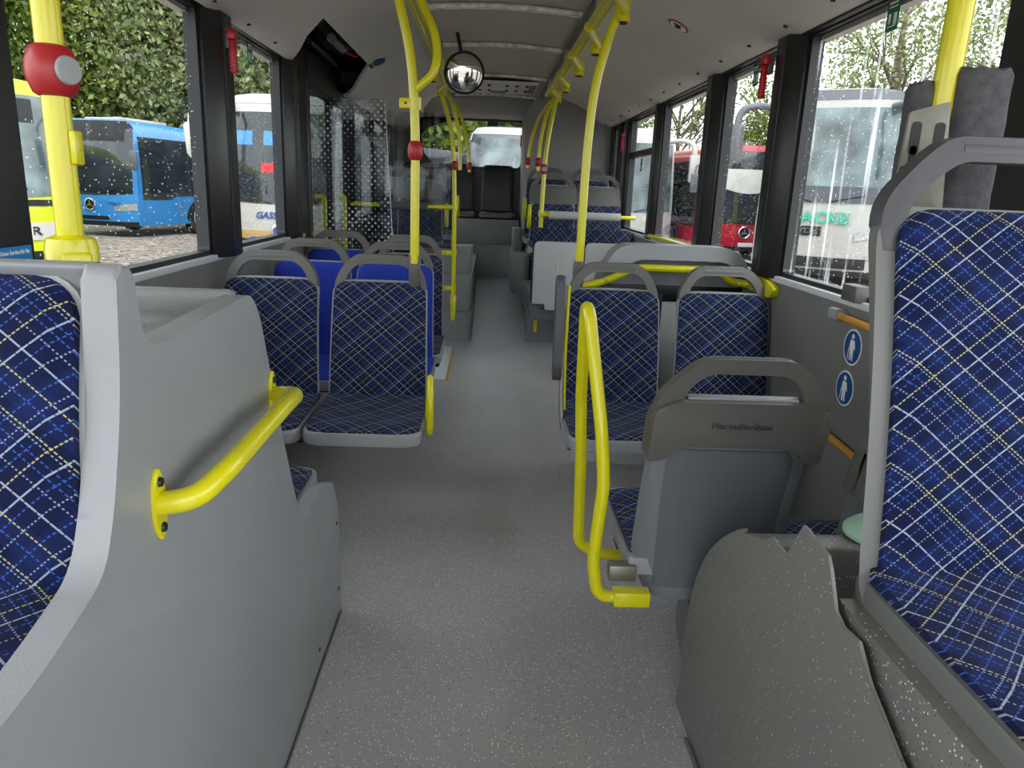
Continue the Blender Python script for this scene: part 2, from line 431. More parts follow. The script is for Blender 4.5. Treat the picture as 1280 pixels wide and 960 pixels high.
# floor: flat, rising gently behind the middle door
def fz(y): return 0 if y < 6.5 else min(.33, (y-6.5)/2.1*.33)
bm = NB(); ys = [YB, 1, 3, 6.3] + [6.5+.15*i for i in range(15)] + [YR]
A = [bm.verts.new((XL-.05, y, fz(y))) for y in ys]; B = [bm.verts.new((XR+.05, y, fz(y))) for y in ys]
A2 = [bm.verts.new((XL-.05, y, -.08)) for y in ys]; B2 = [bm.verts.new((XR+.05, y, -.08)) for y in ys]
for i in range(len(ys)-1):
    bm.faces.new((A[i], B[i], B[i+1], A[i+1])); bm.faces.new((A2[i], A2[i+1], B2[i+1], B2[i]))
    bm.faces.new((A[i], A[i+1], A2[i+1], A2[i])); bm.faces.new((B[i], B2[i], B2[i+1], B[i+1]))
struct('floor', bm, M['floor'])
# lower side walls
def lower_wall(side, segs):
    x = XL if side == 'left' else XR; s = -1 if side == 'left' else 1
    bm = NB()
    for y0, y1 in segs:
        box(bm, min(x, x+s*.05), max(x, x+s*.05), y0, y1, -.05, SILL-.06, .004)
        box(bm, min(x-s*.012, x+s*.05), max(x-s*.012, x+s*.05), y0, y1, .62, SILL-.015, .006)
    w = struct('wall_'+side, bm, M['wallp'])
    for y0, y1 in segs:
        bm = NB(); box(bm, min(x-s*.02, x+s*.05), max(x-s*.02, x+s*.05), y0, y1, SILL-.022, SILL+.004, .005)
        struct('sill_rail', bm, M['sill'], w)
    return w
wl = lower_wall('left', [(YB, 4.98), (6.42, YR)])
wr = lower_wall('right', [(YB, YR)])
# ceiling: lining panel, coves
def strip_mesh(name, prof, y0, y1, m, parent=None, th=.02, ny=8):
    bm = NB(); n = len(prof)
    def off(i):
        a = Vector(prof[max(i-1, 0)]); b = Vector(prof[min(i+1, n-1)]); d = (b-a).normalized(); return Vector((-d.y, d.x))*th
    up = 1 if off(n//2).y > 0 else -1
    rows = []
    for j in range(ny+1):
        def yy(i):
            a = y0[i] if isinstance(y0, list) else y0; b = y1[i] if isinstance(y1, list) else y1
            return a+(b-a)*j/ny
        rows.append(([bm.verts.new((p[0], yy(i), p[1])) for i, p in enumerate(prof)], [bm.verts.new((p[0]+up*off(i).x, yy(i), p[1]+up*off(i).y)) for i, p in enumerate(prof)]))
    for (a, a2), (b, b2) in zip(rows, rows[1:]):
        for i in range(n-1):
            bm.faces.new((a[i], a[i+1], b[i+1], b[i])); bm.faces.new((a2[i], b2[i], b2[i+1], a2[i+1]))
        bm.faces.new((a[0], b[0], b2[0], a2[0])); bm.faces.new((a[-1], a2[-1], b2[-1], b[-1]))
    for r, r2 in (rows[0], rows[-1]):
        for i in range(n-1): bm.faces.new((r[i], r2[i], r2[i+1], r[i+1]))
    return struct(name, bm, m, parent)
ceil = strip_mesh('ceiling', [(-.40, 2.265), (-.2, 2.285), (.05, 2.292), (.3, 2.285), (.50, 2.265)], YB, 8.35, M['ceilfab'], ny=1)
covR = [(.50, 2.262), (.60, 2.262), (.72, 2.245), (.86, 2.20), (.98, 2.135), (1.06, 2.075)]
covR2 = [(1.06, 2.075), (1.10, 2.035), (1.20, 2.0), (1.27, 1.985)]
covL = [(-.40, 2.262), (-.50, 2.262), (-.62, 2.245), (-.76, 2.20), (-.86, 2.15)]
covL2 = [(-.86, 2.15), (-.96, 2.075), (-1.03, 2.02), (-1.10, 1.99), (-1.17, 1.985)]
strip_mesh('cove_right', covR, YB, YR, M['ceil'], ceil, ny=1)
strip_mesh('cove_right_flange', covR2, YB, YR, M['ceil'], ceil, ny=1)
strip_mesh('cove_left', covL, YB, YR, M['ceil'], ceil, ny=1)
strip_mesh('cove_left_flange', covL2, YB, [4.15, 4.22, 4.34, 4.46, 4.5], M['ceil'], ceil, ny=1)
strip_mesh('cove_left_flange', covL2, [5.65, 5.85, 6.0, 6.12, 6.15], YR, M['ceil'], ceil, ny=1)
# dark slots along the lining, cross seams with clear edge strips
bm = NB()
for x in (-.405, .505): box(bm, x-.02, x+.02, YB, 8.3, 2.235, 2.262, .003)
struct('edge_profile', bm, M['slate'], ceil)
for y in (1.2, 2.2, 3.2, 4.28, 5.36, 6.75, 8.1):
    bm = NB()
    for j, (dy, r) in enumerate(((0, .014), (.05, .009))):
        tube(bm, [(-.37, y+dy, 2.256), (-.15, y+dy, 2.272), (.05, y+dy, 2.278), (.25, y+dy, 2.272), (.47, y+dy, 2.256)], r, .2, n=8)
    struct('cross_strip', bm, M['strip'], ceil)
# rear bulkhead above the rear window
bm = NB(); prism(bm, [(8.33, 2.30), (8.33, 2.25), (9.05, 2.20), (9.78, 2.17), (9.78, 2.35), (8.4, 2.35)], 'x', XL, XR, .01)
struct('bulkhead', bm, M['rearwall'], ceil)
# roof skin above the linings keeps daylight out of the void
bm = NB(); box(bm, XL-.07, XR+.07, YB, YR+.05, 2.42, 2.46); box(bm, XL-.07, XL-.03, YB, YR, 1.96, 2.44); box(bm, XR+.03, XR+.07, YB, YR, 1.96, 2.44)
struct('roof_skin', bm, M['ceil'], ceil)
# screw heads in the right cove flange
bm = NB()
for i in range(16):
    y = 1.9+.42*i; box(bm, 1.145, 1.16, y, y+.007, 2.008, 2.018)
    box(bm, -1.075, -1.06, y, y+.007, 1.996, 2.004) if y < 4.1 else None
struct('screw_heads', bm, M['black'], ceil)

# rear wall with window
wx0, wx1, wz0, wz1 = -.86, .42, 1.585, 2.165
bm = NB()
box(bm, XL-.05, wx0, YR-.04, YR, 0, 2.4); box(bm, wx1, XR+.05, YR-.04, YR, 0, 2.4); box(bm, wx0, wx1, YR-.04, YR, 0, wz0); box(bm, wx0, wx1, YR-.04, YR, wz1, 2.4)
wrear = struct('wall_rear', bm, M['rearwall'])
bm = NB()   # window_1: rear window; frame ring with rounded corners
def ring(bm, x0, x1, z0, z1, w, y0, y1, r, axis='y'):
    o = rpoly([(x0-w, z0-w), (x1+w, z0-w), (x1+w, z1+w), (x0-w, z1+w)], r+w); i = rpoly([(x0, z0), (x1, z0), (x1, z1), (x0, z1)], r)
    def P(p, a): return (p[0], a, p[1]) if axis == 'y' else (a, p[0], p[1])
    O0 = [bm.verts.new(P(p, y0)) for p in o]; I0 = [bm.verts.new(P(p, y0)) for p in i]; O1 = [bm.verts.new(P(p, y1)) for p in o]; I1 = [bm.verts.new(P(p, y1)) for p in i]
    n = len(o)
    for k in range(n):
        j = (k+1) % n
        bm.faces.new((O0[k], O0[j], I0[j], I0[k])); bm.faces.new((O1[k], I1[k], I1[j], O1[j]))
        bm.faces.new((O0[k], O1[k], O1[j], O0[j])); bm.faces.new((I0[k], I0[j], I1[j], I1[k]))
ring(bm, wx0+.02, wx1-.02, wz0+.02, wz1-.02, .035, YR-.06, YR-.03, .07)
# slanted left shoulder of the opening
prism(bm, [(wx0, wz1), (wx0, wz1-.22), (wx0+.10, wz1-.12), (wx0+.45, wz1)], 'y', YR-.06, YR-.03)
prism(bm, [(wx0, wz0), (wx0+.20, wz0), (wx0+.05, wz0+.16), (wx0, wz0+.45)], 'y', YR-.06, YR-.03)
w1 = struct('window_1', bm, M['black'])
bm = NB(); box(bm, wx0, wx1, YR-.024, YR-.018, wz0, wz1); struct('pane', bm, M['win'], w1)

# side windows: black frame, pane; each one a structure of its own
wn = [1]
def side_window(side, y0, y1, transom=None, pane='win', fr=.022, open_=False):
    wn[0] += 1
    x = XL if side == 'left' else XR; s = -1 if side == 'left' else 1
    bm = NB(); a, b = sorted((x+s*.0, x+s*.05)); slant = 0
    ring(bm, y0+fr, y1-fr, SILL+fr, TOP-fr, fr, a, b, .02, axis='x')
    if transom: box(bm, a, b, y0+.01, y1-.01, transom-.025, transom+.025, .004)
    w = struct('window_%d' % wn[0], bm, M['black'])
    if not open_:
        bm = NB(); box(bm, x+s*.028-.002, x+s*.028+.002, y0+.01, y1-.01, SILL+.005, TOP-.005); struct('pane', bm, M[pane], w)
    return w
def pillar(side, y0, y1, d=.07, z0=SILL-.01, z1=TOP+.03):
    x = XL if side == 'left' else XR; s = -1 if side == 'left' else 1
    bm = NB(); w = y1-y0
    pts = [(x+s*.055, y0), (x-s*.012, y0), (x-s*d, y0+w*.28), (x-s*d, y0+w*.72), (x-s*.012, y1), (x+s*.055, y1)]
    prism(bm, pts, 'z', z0, z1, .004)
    box(bm, min(x-s*(d+.006), x), max(x-s*(d+.006), x), y0+w*.33, y0+w*.36, z0+.04, z1-.05)
    return bm
tn = [0]
def pil(*a, **k):
    tn[0] += 1; return struct('trim_%d' % tn[0], pillar(*a, **k), M['pillar'])
# left
pil('left', 1.35, 1.935, .02); side_window('left', 1.935, 3.20)
pil('left', 3.20, 3.50, .06); side_window('left', 3.50, 4.39)
pil('left', 4.39, 4.66, .05, z1=2.1); pil('left', 4.74, 4.98, .03, z0=0, z1=2.2)
bm = NB(); box(bm, XL-.05, XL, 4.66, 4.74, .9, 2.05); struct('trim_30', bm, M['rubber'])
pil('left', 6.42, 6.60, .03, z1=2.02); side_window('left', 6.60, 7.55)
pil('left', 7.55, 7.70, .03); side_window('left', 7.70, 8.75); pil('left', 8.75, 9.76, .02)
# right
pil('right', 1.40, 1.93, .03); side_window('right', 1.93, 3.16, pane='winr')
pil('right', 3.16, 3.43, .06); side_window('right', 3.43, 4.22)
pil('right', 4.22, 4.50, .05); side_window('right', 4.50, 5.66)
pil('right', 5.66, 5.88, .04); side_window('right', 5.88, 6.95, transom=1.68)
pil('right', 6.95, 7.12, .03); side_window('right', 7.12, 7.36); pil('right', 7.36, 7.50, .03); side_window('right', 7.50, 7.80); pil('right', 7.80, 8.1, .02)
bm = NB(); box(bm, XR, XR+.05, 8.1, YR, 1.0, 2.02); struct('trim_31', bm, M['rearwall'])
# front half behind the viewer: window posts only
for sd, x in (('left', XL), ('right', XR)):
    for y in (-1.2,):
        bm = NB(); box(bm, x-.03, x+.03, y, y+.12, 1.0, 2.05, .01); tn[0] += 1; struct('trim_%d' % tn[0], bm, M['pillar'])
# header rail over the windows
for sd, x, s in (('left', XL, -1), ('right', XR, 1)):
    bm = NB(); box(bm, min(x-s*.03, x+s*.05), max(x-s*.03, x+s*.05), YB, 4.66 if sd == 'left' else YR, 1.985, 2.02, .006)
    if sd == 'left': box(bm, min(x-s*.03, x+s*.05), max(x-s*.03, x+s*.05), 6.42, YR, 1.985, 2.02, .006)
    tn[0] += 1; struct('trim_%d' % tn[0], bm, M['black'])
# engine tower at the right rear
bm = NB(); prism(bm, rpoly([(.50, 7.95), (XR, 7.95), (XR, 9.78), (.40, 9.78), (.42, 8.6)], [.05, 0, 0, 0, .2]), 'z', 0, 2.28, .01)
tower = struct('wall_tower', bm, M['rearwall'])

# middle door: two leaves with black dot film, and the open mechanism bay above
def leaf(n, y0, y1):
    bm = NB()
    ring(bm, y0+.035, y1-.035, .12, 1.90, .035, XL-.03, XL+.01, .03, axis='x')
    d = struct('door_%d' % n, bm, M['rubber'])
    bm = NB(); box(bm, XL-.014, XL-.010, y0+.03, y1-.03, .12, 1.92); struct('pane', bm, M['doorglass'], d)
    bm = NB(); tube(bm, [(XL+.01, y0+.12, 1.25), (XL+.07, y0+.12, 1.25), (XL+.07, y0+.12, .75), (XL+.07, y1-.12, .75), (XL+.01, y1-.12, .75)], .015, .04); struct('door_handle', bm, M['yellow'], d)
leaf(1, 5.0, 5.70); leaf(2, 5.72, 6.42)
bm = NB()
box(bm, XL-.05, XL-.02, 4.08, 6.42, 2.0, 2.42); box(bm, XL-.03, -.80, 4.08, 6.25, 2.395, 2.41); box(bm, -.87, -.85, 4.08, 6.25, 2.20, 2.41)
box(bm, XL-.02, XL+.02, 4.74, 6.42, 1.93, 2.0); box(bm, XL-.03, -.87, 4.0, 4.03, 2.18, 2.41); box(bm, XL-.03, -.87, 6.24, 6.27, 2.18, 2.41); box(bm, XL-.03, -1.0, 6.24, 6.27, 2.09, 2.41)
struct('trim_32', bm, M['rubber'])
t = thing('door_actuator', 'dark door drive with a motor cylinder in the open bay above the middle door', 'door mechanism', (-1.0, 5.1, 2.2))
bm = NB(); tube(bm, [(0, -.55, .05), (0, .55, .05)], .045, n=16); box(bm, -.09, .09, -.12, .2, -.02, .12, .01); finish('motor', bm, M['cavity'], t)
bm = NB(); tube(bm, [(.05, -.3, -.03), (.05, .05, -.03)], .028, n=14); finish('cylinder', bm, M['steel'], t)
bm = NB(); tube(bm, [(0, .25, .0), (.08, .35, -.03), (.1, .5, .02)], .008, .03, n=8); finish('wiring', bm, M['signred'], t)
bm = NB(); tube(bm, [(-.08, -.3, -.05), (-.1, .6, -.05)], .018, n=10); finish('shaft', bm, M['cavity'], t)
for i in (-1, 1):
    bm = NB(); box(bm, -.10, .06, i*.52-.03, i*.52+.03, 0, .19, .004); finish('hanger', bm, M['cavity'], t)

# ------------------------------------------------------------------ seats
def make_seat(name, label, loc, rot=0, fabric='plaid', H=.475, zc=.47, lean=.21, style='slim', she=.003, handle=True, group=None, pan='shell', frame=True, shellm='shell', depth=.455, hm='handle', mark=False, legz=0.):
    t = thing(name, label, 'seat', loc, rot, group)
    fab = M[fabric]
    def by(h): return lean*h - .012*math.sin(PI*min(max(h/H, 0), 1))
    def bw(h, e=0, r=.055):
        w = .207 - .010*max(h, 0)/H + e
        top = H + e
        if h > top-r: w -= r-math.sqrt(max(r*r-(h-(top-r))**2, 0))
        return w
    ftop = H if style == 'slim' else H-.15
    uvf = lambda c: (c.x, c.z+c.y)
    # fabric of the back
    def Ff(s, q):
        u = 2*s-1; q = 1-(1-q)**1.7; h = -.035+(ftop+.035)*q
        w = bw(h+(H-ftop))-.004
        edge = abs(u)**10*.016 + max(0, (q-.94)/.06)**2*.012
        return (u*w, by(h)-.022+edge-.010*abs(u)**3, zc+h)
    def Fb(s, q):
        p = Ff(s, q); h = p[2]-zc; return (p[0], by(h)+.006, p[2])
    bm = NB(); slab(bm, Ff, Fb, 14, 18); finish('backrest', bm, fab, t, 60, uvf)
    # shell behind
    h0 = -.14
    def Sf(s, q):
        u = 2*s-1; q = 1-(1-q)**1.7; h = h0+(H+.003-h0)*q; w = bw(h, she, .055 if she < .01 else .085)
        if h < 0: w -= .05*(-h/.14)**1.5
        return (u*w, by(max(h, 0))+.06*min(h, 0)-.004, zc+h)
    def Sb(s, q):
        u = 2*s-1; x, y, z = Sf(s, q); h = z-zc
        return (x*(1-.10*min(1, max(0, 1-h/H))), y+.030+.020*(1-u**4), z)
    bm = NB(); slab(bm, Sf, Sb, 14, 20); finish('back_shell', bm, M[shellm], t, 50)
    if style == 'cap':      # recessed dark panel in the back of the shell
        def Pf(s, q):
            u = 2*s-1; h = -.10+(H-.13+.10)*q; w = .150+.016*q - (.02*max(0, (q-.9)/.1)**2); u2 = u*w/.2
            return (u*w, by(max(h, 0))+.06*min(h, 0)+.0275+.020*(1-u2**4)+.004-.007*abs(u)**14, zc+h)
        def Pb(s, q):
            p = Pf(s, q); return (p[0], p[1]-.02, p[2])
        bm = NB(); slab(bm, Pb, Pf, 14, 14); finish('back_panel', bm, M['slate'], t, 50)
    if handle:
        def place(bm):
            for v in bm.verts: v.co.y += by(min(v.co.z, H+.12)) ; v.co.z += zc
        lw = .042 if style == 'slim' else .062
        bw0 = (.196 if style == 'slim' else .214) + (she-.003)
        outer = [(-bw0, H-.07), (-bw0+.004, H+.01), (-.150, H+.078), (-.105, H+.112), (.105, H+.112), (.150, H+.078), (bw0-.004, H+.01), (bw0, H-.07)]
        inner = [(bw0-lw, H-.07), (bw0-lw-.005, H+.012), (.125, H+.050), (.090, H+.074), (-.090, H+.074), (-.125, H+.050), (-bw0+lw+.005, H+.012), (-bw0+lw, H-.07)]
        bm = NB(); prism(bm, rpoly(outer+inner, [0]+[.04]*6+[0, 0]+[.03]*6+[0], 5), 'y', -.006, .034, .012, 3)
        if style == 'cap':
            cap = [(-.216, H-.165), (-.216, H-.02), (-.16, H+.006), (.16, H+.006), (.216, H-.02), (.216, H-.165), (.172, H-.155), (.150, H-.118), (-.150, H-.118), (-.172, H-.155)]
            prism(bm, rpoly(cap, [.01, .05, .01, .01, .05, .01, .01, .03, .03, .01]), 'y', .018, .060, .012, 3)
            cap2 = [(-.216, H-.16), (-.216, H-.02), (-.16, H+.006), (.16, H+.006), (.216, H-.02), (.216, H-.16)]
            prism(bm, rpoly(cap2, [.01, .05, .01, .01, .05, .01]), 'y', -.02, .03, .012, 3)
        place(bm); finish('handle', bm, M[hm], t, 40)
        bm = NB(); tube(bm, [(-.088, .013, H+.093), (.088, .013, H+.093)], .0215, n=16, sx=.95); place(bm); finish('grip', bm, M['grip'] if style == 'cap' or mark else M[hm], t, 40)
        if style == 'cap':
            bm = NB(); box(bm, -.135, .135, -.004, .030, H+.0, H+.012, .003); place(bm); finish('cap_top', bm, M['shell'], t)
        if mark:
            text('lettering', 'Mercedes-Benz', .024, T(0, by(H-.05)+.060, zc+H-.055) @ RX(PI/2-.2) @ RY(0) @ RY(PI), M['handle_dark'], t, .003)
    # cushion
    def cw(y, r=.06):
        f = -depth; w = .214
        if y < f+r: w -= r-math.sqrt(max(r*r-(f+r-y)**2, 0))
        return w
    def Cf(s, q):
        u = 2*s-1; q = q**1.5; y = -depth+(depth-.004)*q; w = cw(y)
        dip = .020*(1-u*u)*math.sin(PI*min(1, q*.95))**.8
        return (u*w, y, zc+.004-dip-.014*abs(u)**8-.020*max(0, 1-q/.18)**2+.012*q**4)
    def Cb(s, q):
        p = Cf(s, q); return (p[0]*.99, p[1]*.99, zc-.03)
    bm = NB(); slab(bm, Cb, Cf, 14, 16); finish('cushion', bm, fab, t, 60, uvf)
    o = rpoly([(-.218, .03), (-.223, -depth-.010), (.223, -depth-.010), (.218, .03)], [.01, .06, .06, .01], 6)
    bm = NB(); prism(bm, o, 'z', zc-.070, zc-.022, .012, 3); finish('seat_pan', bm, M[pan], t)
    if frame:
        sgn = frame if isinstance(frame, int) and not isinstance(frame, bool) else 0
        bm = NB(); box(bm, -.205, .205, -.28, -.20, zc-.13, zc-.068, .008)
        if sgn:
            tube(bm, [(sgn*.17, -.18, zc-.1), (sgn*.17, -.12, zc-.25), (sgn*.17, .02, legz)], .022, .05, n=10)
            box(bm, sgn*.17-.04, sgn*.17+.04, -.04, .08, legz, legz+.012, .003)
            box(bm, min(sgn*.2, sgn*.235), max(sgn*.2, sgn*.235), -.3, -.18, zc-.20, zc-.06, .004)
        finish('seat_frame', bm, M['black'], t)
    return t

G1 = 'navy plaid seats facing forward to the viewer on the low floor'
make_seat('bus_seat', 'navy plaid seat left of the aisle with a yellow loop armrest', (-.445, 3.10, 0), 0, group=G1)
make_seat('bus_seat', 'navy plaid seat by the left window, half behind the grey console', (-.905, 3.10, 0), 0, group=G1, frame=-1)
GB = 'royal blue dotted seats'
make_seat('bus_seat', 'royal blue dotted aisle seat directly behind the navy aisle seat with the pole', (-.47, 3.85, 0), 0, fabric='blue', group=GB)
make_seat('bus_seat', 'royal blue dotted seat by the left window, middle one of the three blue seats', (-.90, 3.85, 0), 0, fabric='blue', group=GB, frame=-1)
make_seat('bus_seat', 'royal blue dotted window seat farthest back, beside the middle door post', (-.91, 4.62, 0), 0, fabric='blue', group=GB, frame=-1)
make_seat('bus_seat', 'navy plaid aisle seat behind the blue aisle seat, just before the middle door', (-.455, 4.46, 0), 0, group=G1, frame=-1)
make_seat('bus_seat', 'navy plaid aisle seat on the right with a raised dark armrest, before the grey partition', (.555, 3.10, 0), 0, group=G1)
make_seat('bus_seat', 'navy plaid window seat on the right, before the grey partition', (1.035, 3.10, 0), 0, group=G1, frame=1)
t = make_seat('bus_seat', 'rear-turned seat showing its grey plastic back, beside the yellow hoop armrest', (.628, 1.835, 0), PI, style='cap', zc=.425, H=.45, lean=.24, mark=True, shellm='slate_light', legz=0)
make_seat('bus_seat', 'rear-turned seat by the right window, mostly hidden behind the near plaid seat', (1.05, 1.61, 0), PI, frame=-1, style='cap', zc=.425, H=.45, lean=.24, shellm='slate', legz=0)
make_seat('bus_seat', 'large near navy plaid seat with yellow threads at the right edge of the view', (.825, 1.03, 0), 0, fabric='plaidbig', H=.545, zc=.80, lean=.255, frame=False, hm='handle_dark', she=.026, shellm='olive', pan='olive')
make_seat('bus_seat', 'near navy plaid seat built into the grey console at the left edge of the view', (-.681, .842, 0), 0, fabric='plaidbig', H=.372, zc=.855, lean=.22, handle=False, frame=False, depth=.5)
# seat behind the shelf of the left console, turned to the rear
make_seat('bus_seat', 'rear-turned plaid seat sunk in the console, only its cushion corner showing', (-.70, 1.70, 0), PI, H=.5, zc=.545, lean=.15, frame=False, handle=False, depth=.40)

# ---- left console (wheel box with shelf)
t = thing('wheel_box_console', 'large moulded grey console at the lower left carrying the near seat and a shelf', 'console', (-.437, 1.2, 0))
def loc(bm, o):
    bm.transform(Matrix.Translation(-Vector(o))); return bm
O = (-.437, 1.2, 0)
side = rpoly([(.15, 0), (2.183, 0), (2.165, .36), (2.09, .488), (1.95, .525), (1.735, .525), (1.675, .60), (1.583, .79), (1.448, 1.10), (1.40, 1.143), (.99, 1.128), (.955, 1.15), (.945, 1.225), (.925, 1.246), (.900, 1.240), (.882, 1.08), (.838, .95), (.805, .89), (.66, .852), (.45, .838), (.2, .82), (.15, .78)],
             [0, .01, .05, .05, .03, .05, .06, .08, .05, .04, .02, .03, .02, .02, .03, .08, .08, .05, .1, .1, .05, .03], 6)
bm = NB(); prism(bm, side, 'x', -.479, -.437, .020, 5); finish('side_panel', loc(bm, O), M['console'], t)
bm = NB()
body = [(.2, .02), (2.15, .02), (2.13, .34), (2.07, .45), (1.75, .45), (1.66, .53), (1.44, 1.08), (1.42, 1.108), (.96, 1.098), (.93, .80), (.25, .77)]
prism(bm, rpoly(body, .01), 'x', -1.14, -.46, .006); finish('body', loc(bm, O), M['console'], t)
bm = NB(); box(bm, -1.14, -.47, 1.395, 1.435, 1.09, 1.146, .014, 3); box(bm, -1.14, -1.10, .95, 1.42, 1.09, 1.14, .01)
finish('shelf_rim', loc(bm, O), M['console'], t)
bm = NB(); prism(bm, rpoly([(.965, 1.10), (.955, 1.225), (.935, 1.246), (.908, 1.242), (.925, 1.22), (.93, 1.10)], .01), 'x', -1.12, -.470, .008); finish('seat_surround', loc(bm, O), M['console'], t)
bm = NB(); box(bm, -.434, -.4325, .3, 2.17, 0, .014, .001); finish('floor_trim', loc(bm, O), M['slate'], t)
for (y, z) in ((2.14, .10), (2.13, .33), (.90, .40), (1.86, .07)):
    bm = NB(); lathe(bm, [(.0, 0), (.006, 0), (.005, .003), (0, .003)], T(-.437, y, z) @ RY(PI/2), 10); finish('screw', loc(bm, O), M['black'], t)

# ---- yellow hand rail on the console
O = (-.437, 1.2, .92)
t = thing('console_handrail', 'yellow bent handrail bolted on two oval plates to the left console', 'handrail', O)
bm = NB(); tube(bm, [(-.437, .952, .916), (-.385, .955, .925), (-.362, 1.02, .945), (-.362, 1.33, .948), (-.375, 1.47, .93), (-.437, 1.505, .918)], .0165, .05, n=16); finish('rail', loc(bm, O), M['yellow'], t)
for y in (.952, 1.505):
    pl = []
    for k in range(24):
        a = 2*PI*k/24; pl.append((y+.017*math.cos(a), .916+.052*math.sin(a)))
    bm = NB(); prism(bm, pl, 'x', -.4375, -.431, .002); p = finish('mounting_plate', loc(bm, O), M['yellow'], t)
    for dz in (-.033, .033):
        bm = NB(); lathe(bm, [(0, 0), (.0075, 0), (.006, .004), (0, .005)], T(-.431, y, .916+dz) @ RY(PI/2), 12); finish('bolt', loc(bm, O), M['black'], p)

# ---- right wheel box under the near seat, covered with speckled vinyl
O = (.8, 1.2, 0)
t = thing('wheel_arch_box', 'rounded speckled grey vinyl wheel-arch box with a zigzag cut edge under the near right seat', 'wheel arch box', O)
arch = rpoly([(.2, .0), (1.745, .0), (1.75, .12), (1.705, .385), (1.63, .515), (1.53, .605), (1.44, .662), (1.36, .668), (1.36, .50), (1.12, .50), (1.06, .46), (.2, .46)], [0, 0, .05, .08, .06, .06, .03, .01, .02, .02, .02, 0], 5)
bm = NB(); prism(bm, arch, 'x', .564, 1.245, .006); finish('body', loc(bm, O), M['vinyl'], t)
sheet = [(.2, .0), (1.745, .0)] + rpoly([(1.75, .12), (1.705, .385), (1.63, .515), (1.53, .607), (1.44, .668), (1.40, .69)], .06, 5) + [(1.303, .709), (1.275, .732), (1.255, .728), (1.204, .731), (1.158, .812), (1.145, .812), (1.06, .806), (1.045, .79), (1.012, .735), (.985, .725), (.935, .734), (.90, .70), (.886, .692), (.79, .646), (.2, .60)]
bm = NB(); prism(bm, sheet, 'x', .558, .564, .001, 1); finish('side_sheet', loc(bm, O), M['vinyl'], t)
bm = NB(); prism(bm, [(.578, .46), (1.0, .46), (1.12, .50), (1.12, .74), (.578, .74)], 'y', .45, 1.05, .01); 
finish('seat_plinth', loc(bm, O), M['vinyl'], t)
bm = NB(); tube(bm, [(.549, 1.60, .004), (.549, 1.15, .004)], .006, n=8); finish('floor_trim', loc(bm, O), M['slate'], t)
bm = NB(); prism(bm, rpoly([(.60, 1.77), (1.25, 1.77), (1.25, 2.17), (.66, 2.17)], .03), 'z', 0, .20, .01)
o = finish('seat_plinth', bm, M['vinyl']); tag(o, 'low speckled plinth on the floor under the rear-turned seat', 'plinth')

# ---- yellow hoop armrest beside the rear-turned seat
O = (.3, 1.88, .6)
t = thing('hoop_armrest', 'tall narrow yellow hoop armrest beside the grey seat back at the aisle', 'armrest', O)
bm = NB(); tube(bm, [(.435, 1.74, .325), (.318, 1.74, .325), (.300, 1.74, .43), (.314, 1.74, .64), (.300, 1.75, .78), (.262, 1.84, 1.065), (.262, 1.90, 1.065), (.278, 2.00, .80), (.292, 2.02, .60), (.300, 2.02, .33), (.38, 2.02, .30), (.44, 2.02, .30)], .0165, .035, n=16)
finish('hoop', loc(bm, O), M['yellow'], t)
bm = NB(); box(bm, .36, .455, 1.72, 1.76, .305, .345, .003); finish('clamp', loc(bm, O), M['yellow'], t)
bm = NB(); box(bm, .355, .43, 1.79, 1.83, .34, .385, .004); finish('bracket', loc(bm, O), M['steel'], t)

# ---- armrests of the aisle seats
O = (-.205, 2.82, .52)
bm = NB(); tube(bm, [(-.212, 2.86, .44), (-.205, 2.80, .41), (-.195, 2.72, .43), (-.192, 2.70, .56), (-.198, 2.76, .645), (-.205, 2.84, .62), (-.212, 2.87, .50), (-.212, 2.86, .44)], .0125, .05, n=12)
o = finish('loop_armrest', loc(bm, O), M['yellow']); o.location = O; tag(o, 'small yellow loop armrest on the aisle side of the left plaid seat', 'armrest')
O = (.3, 2.96, .7)
t = thing('fold_armrest', 'dark grey armrest pad folded upright beside the right aisle seat', 'armrest', O)
bm = NB(); prism(bm, rpoly([(2.93, .60), (2.98, .60), (3.03, .98), (2.99, 1.03), (2.95, 1.01), (2.92, .66)], .02), 'x', .286, .322, .010, 3); finish('pad', loc(bm, O), M['handle_dark'], t)
bm = NB(); tube(bm, [(.325, 2.98, .66), (.326, 2.93, .50), (.335, 2.90, .40)], .010, .05, n=10); finish('support', loc(bm, O), M['steel'], t)
bm = NB(); tube(bm, [(.342, 3.02, .98), (.338, 3.00, .70), (.345, 2.98, .46)], .008, .05, n=10); finish('rod', loc(bm, O), M['yellow'], t)

# ---- partition behind the right pair
O = (.9, 3.5, .5)
t = thing('grey_partition', 'grey moulded partition panel with a hood behind the right pair of seats', 'partition', O)
hood = rpoly([(.50, .93), (.53, 1.03), (.60, 1.105), (.66, 1.125), (1.12, 1.125), (1.19, 1.09), (1.245, .99), (1.245, .93)], [.0, .03, .04, .02, .03, .04, .02, 0])
bm = NB(); prism(bm, rpoly([(.53, 1.0), (.60, 1.105), (.66, 1.125), (1.12, 1.125), (1.19, 1.09), (1.245, .99), (1.20, .99), (1.12, 1.06), (.70, 1.06), (.60, .99)], [.0, .03, .02, .03, .04, 0, 0, .04, .04, 0]), 'y', 3.44, 3.60, .012, 3)
prism(bm, rpoly([(.52, .93), (.54, 1.02), (.62, 1.09), (1.16, 1.09), (1.24, .98), (1.24, .93)], .02), 'y', 3.57, 3.61, .008)
finish('hood', loc(bm, O), M['shell'], t)
bm = NB(); box(bm, .50, 1.25, 3.575, 3.60, .84, .94, .004); finish('dark_band', loc(bm, O), M['black'], t)
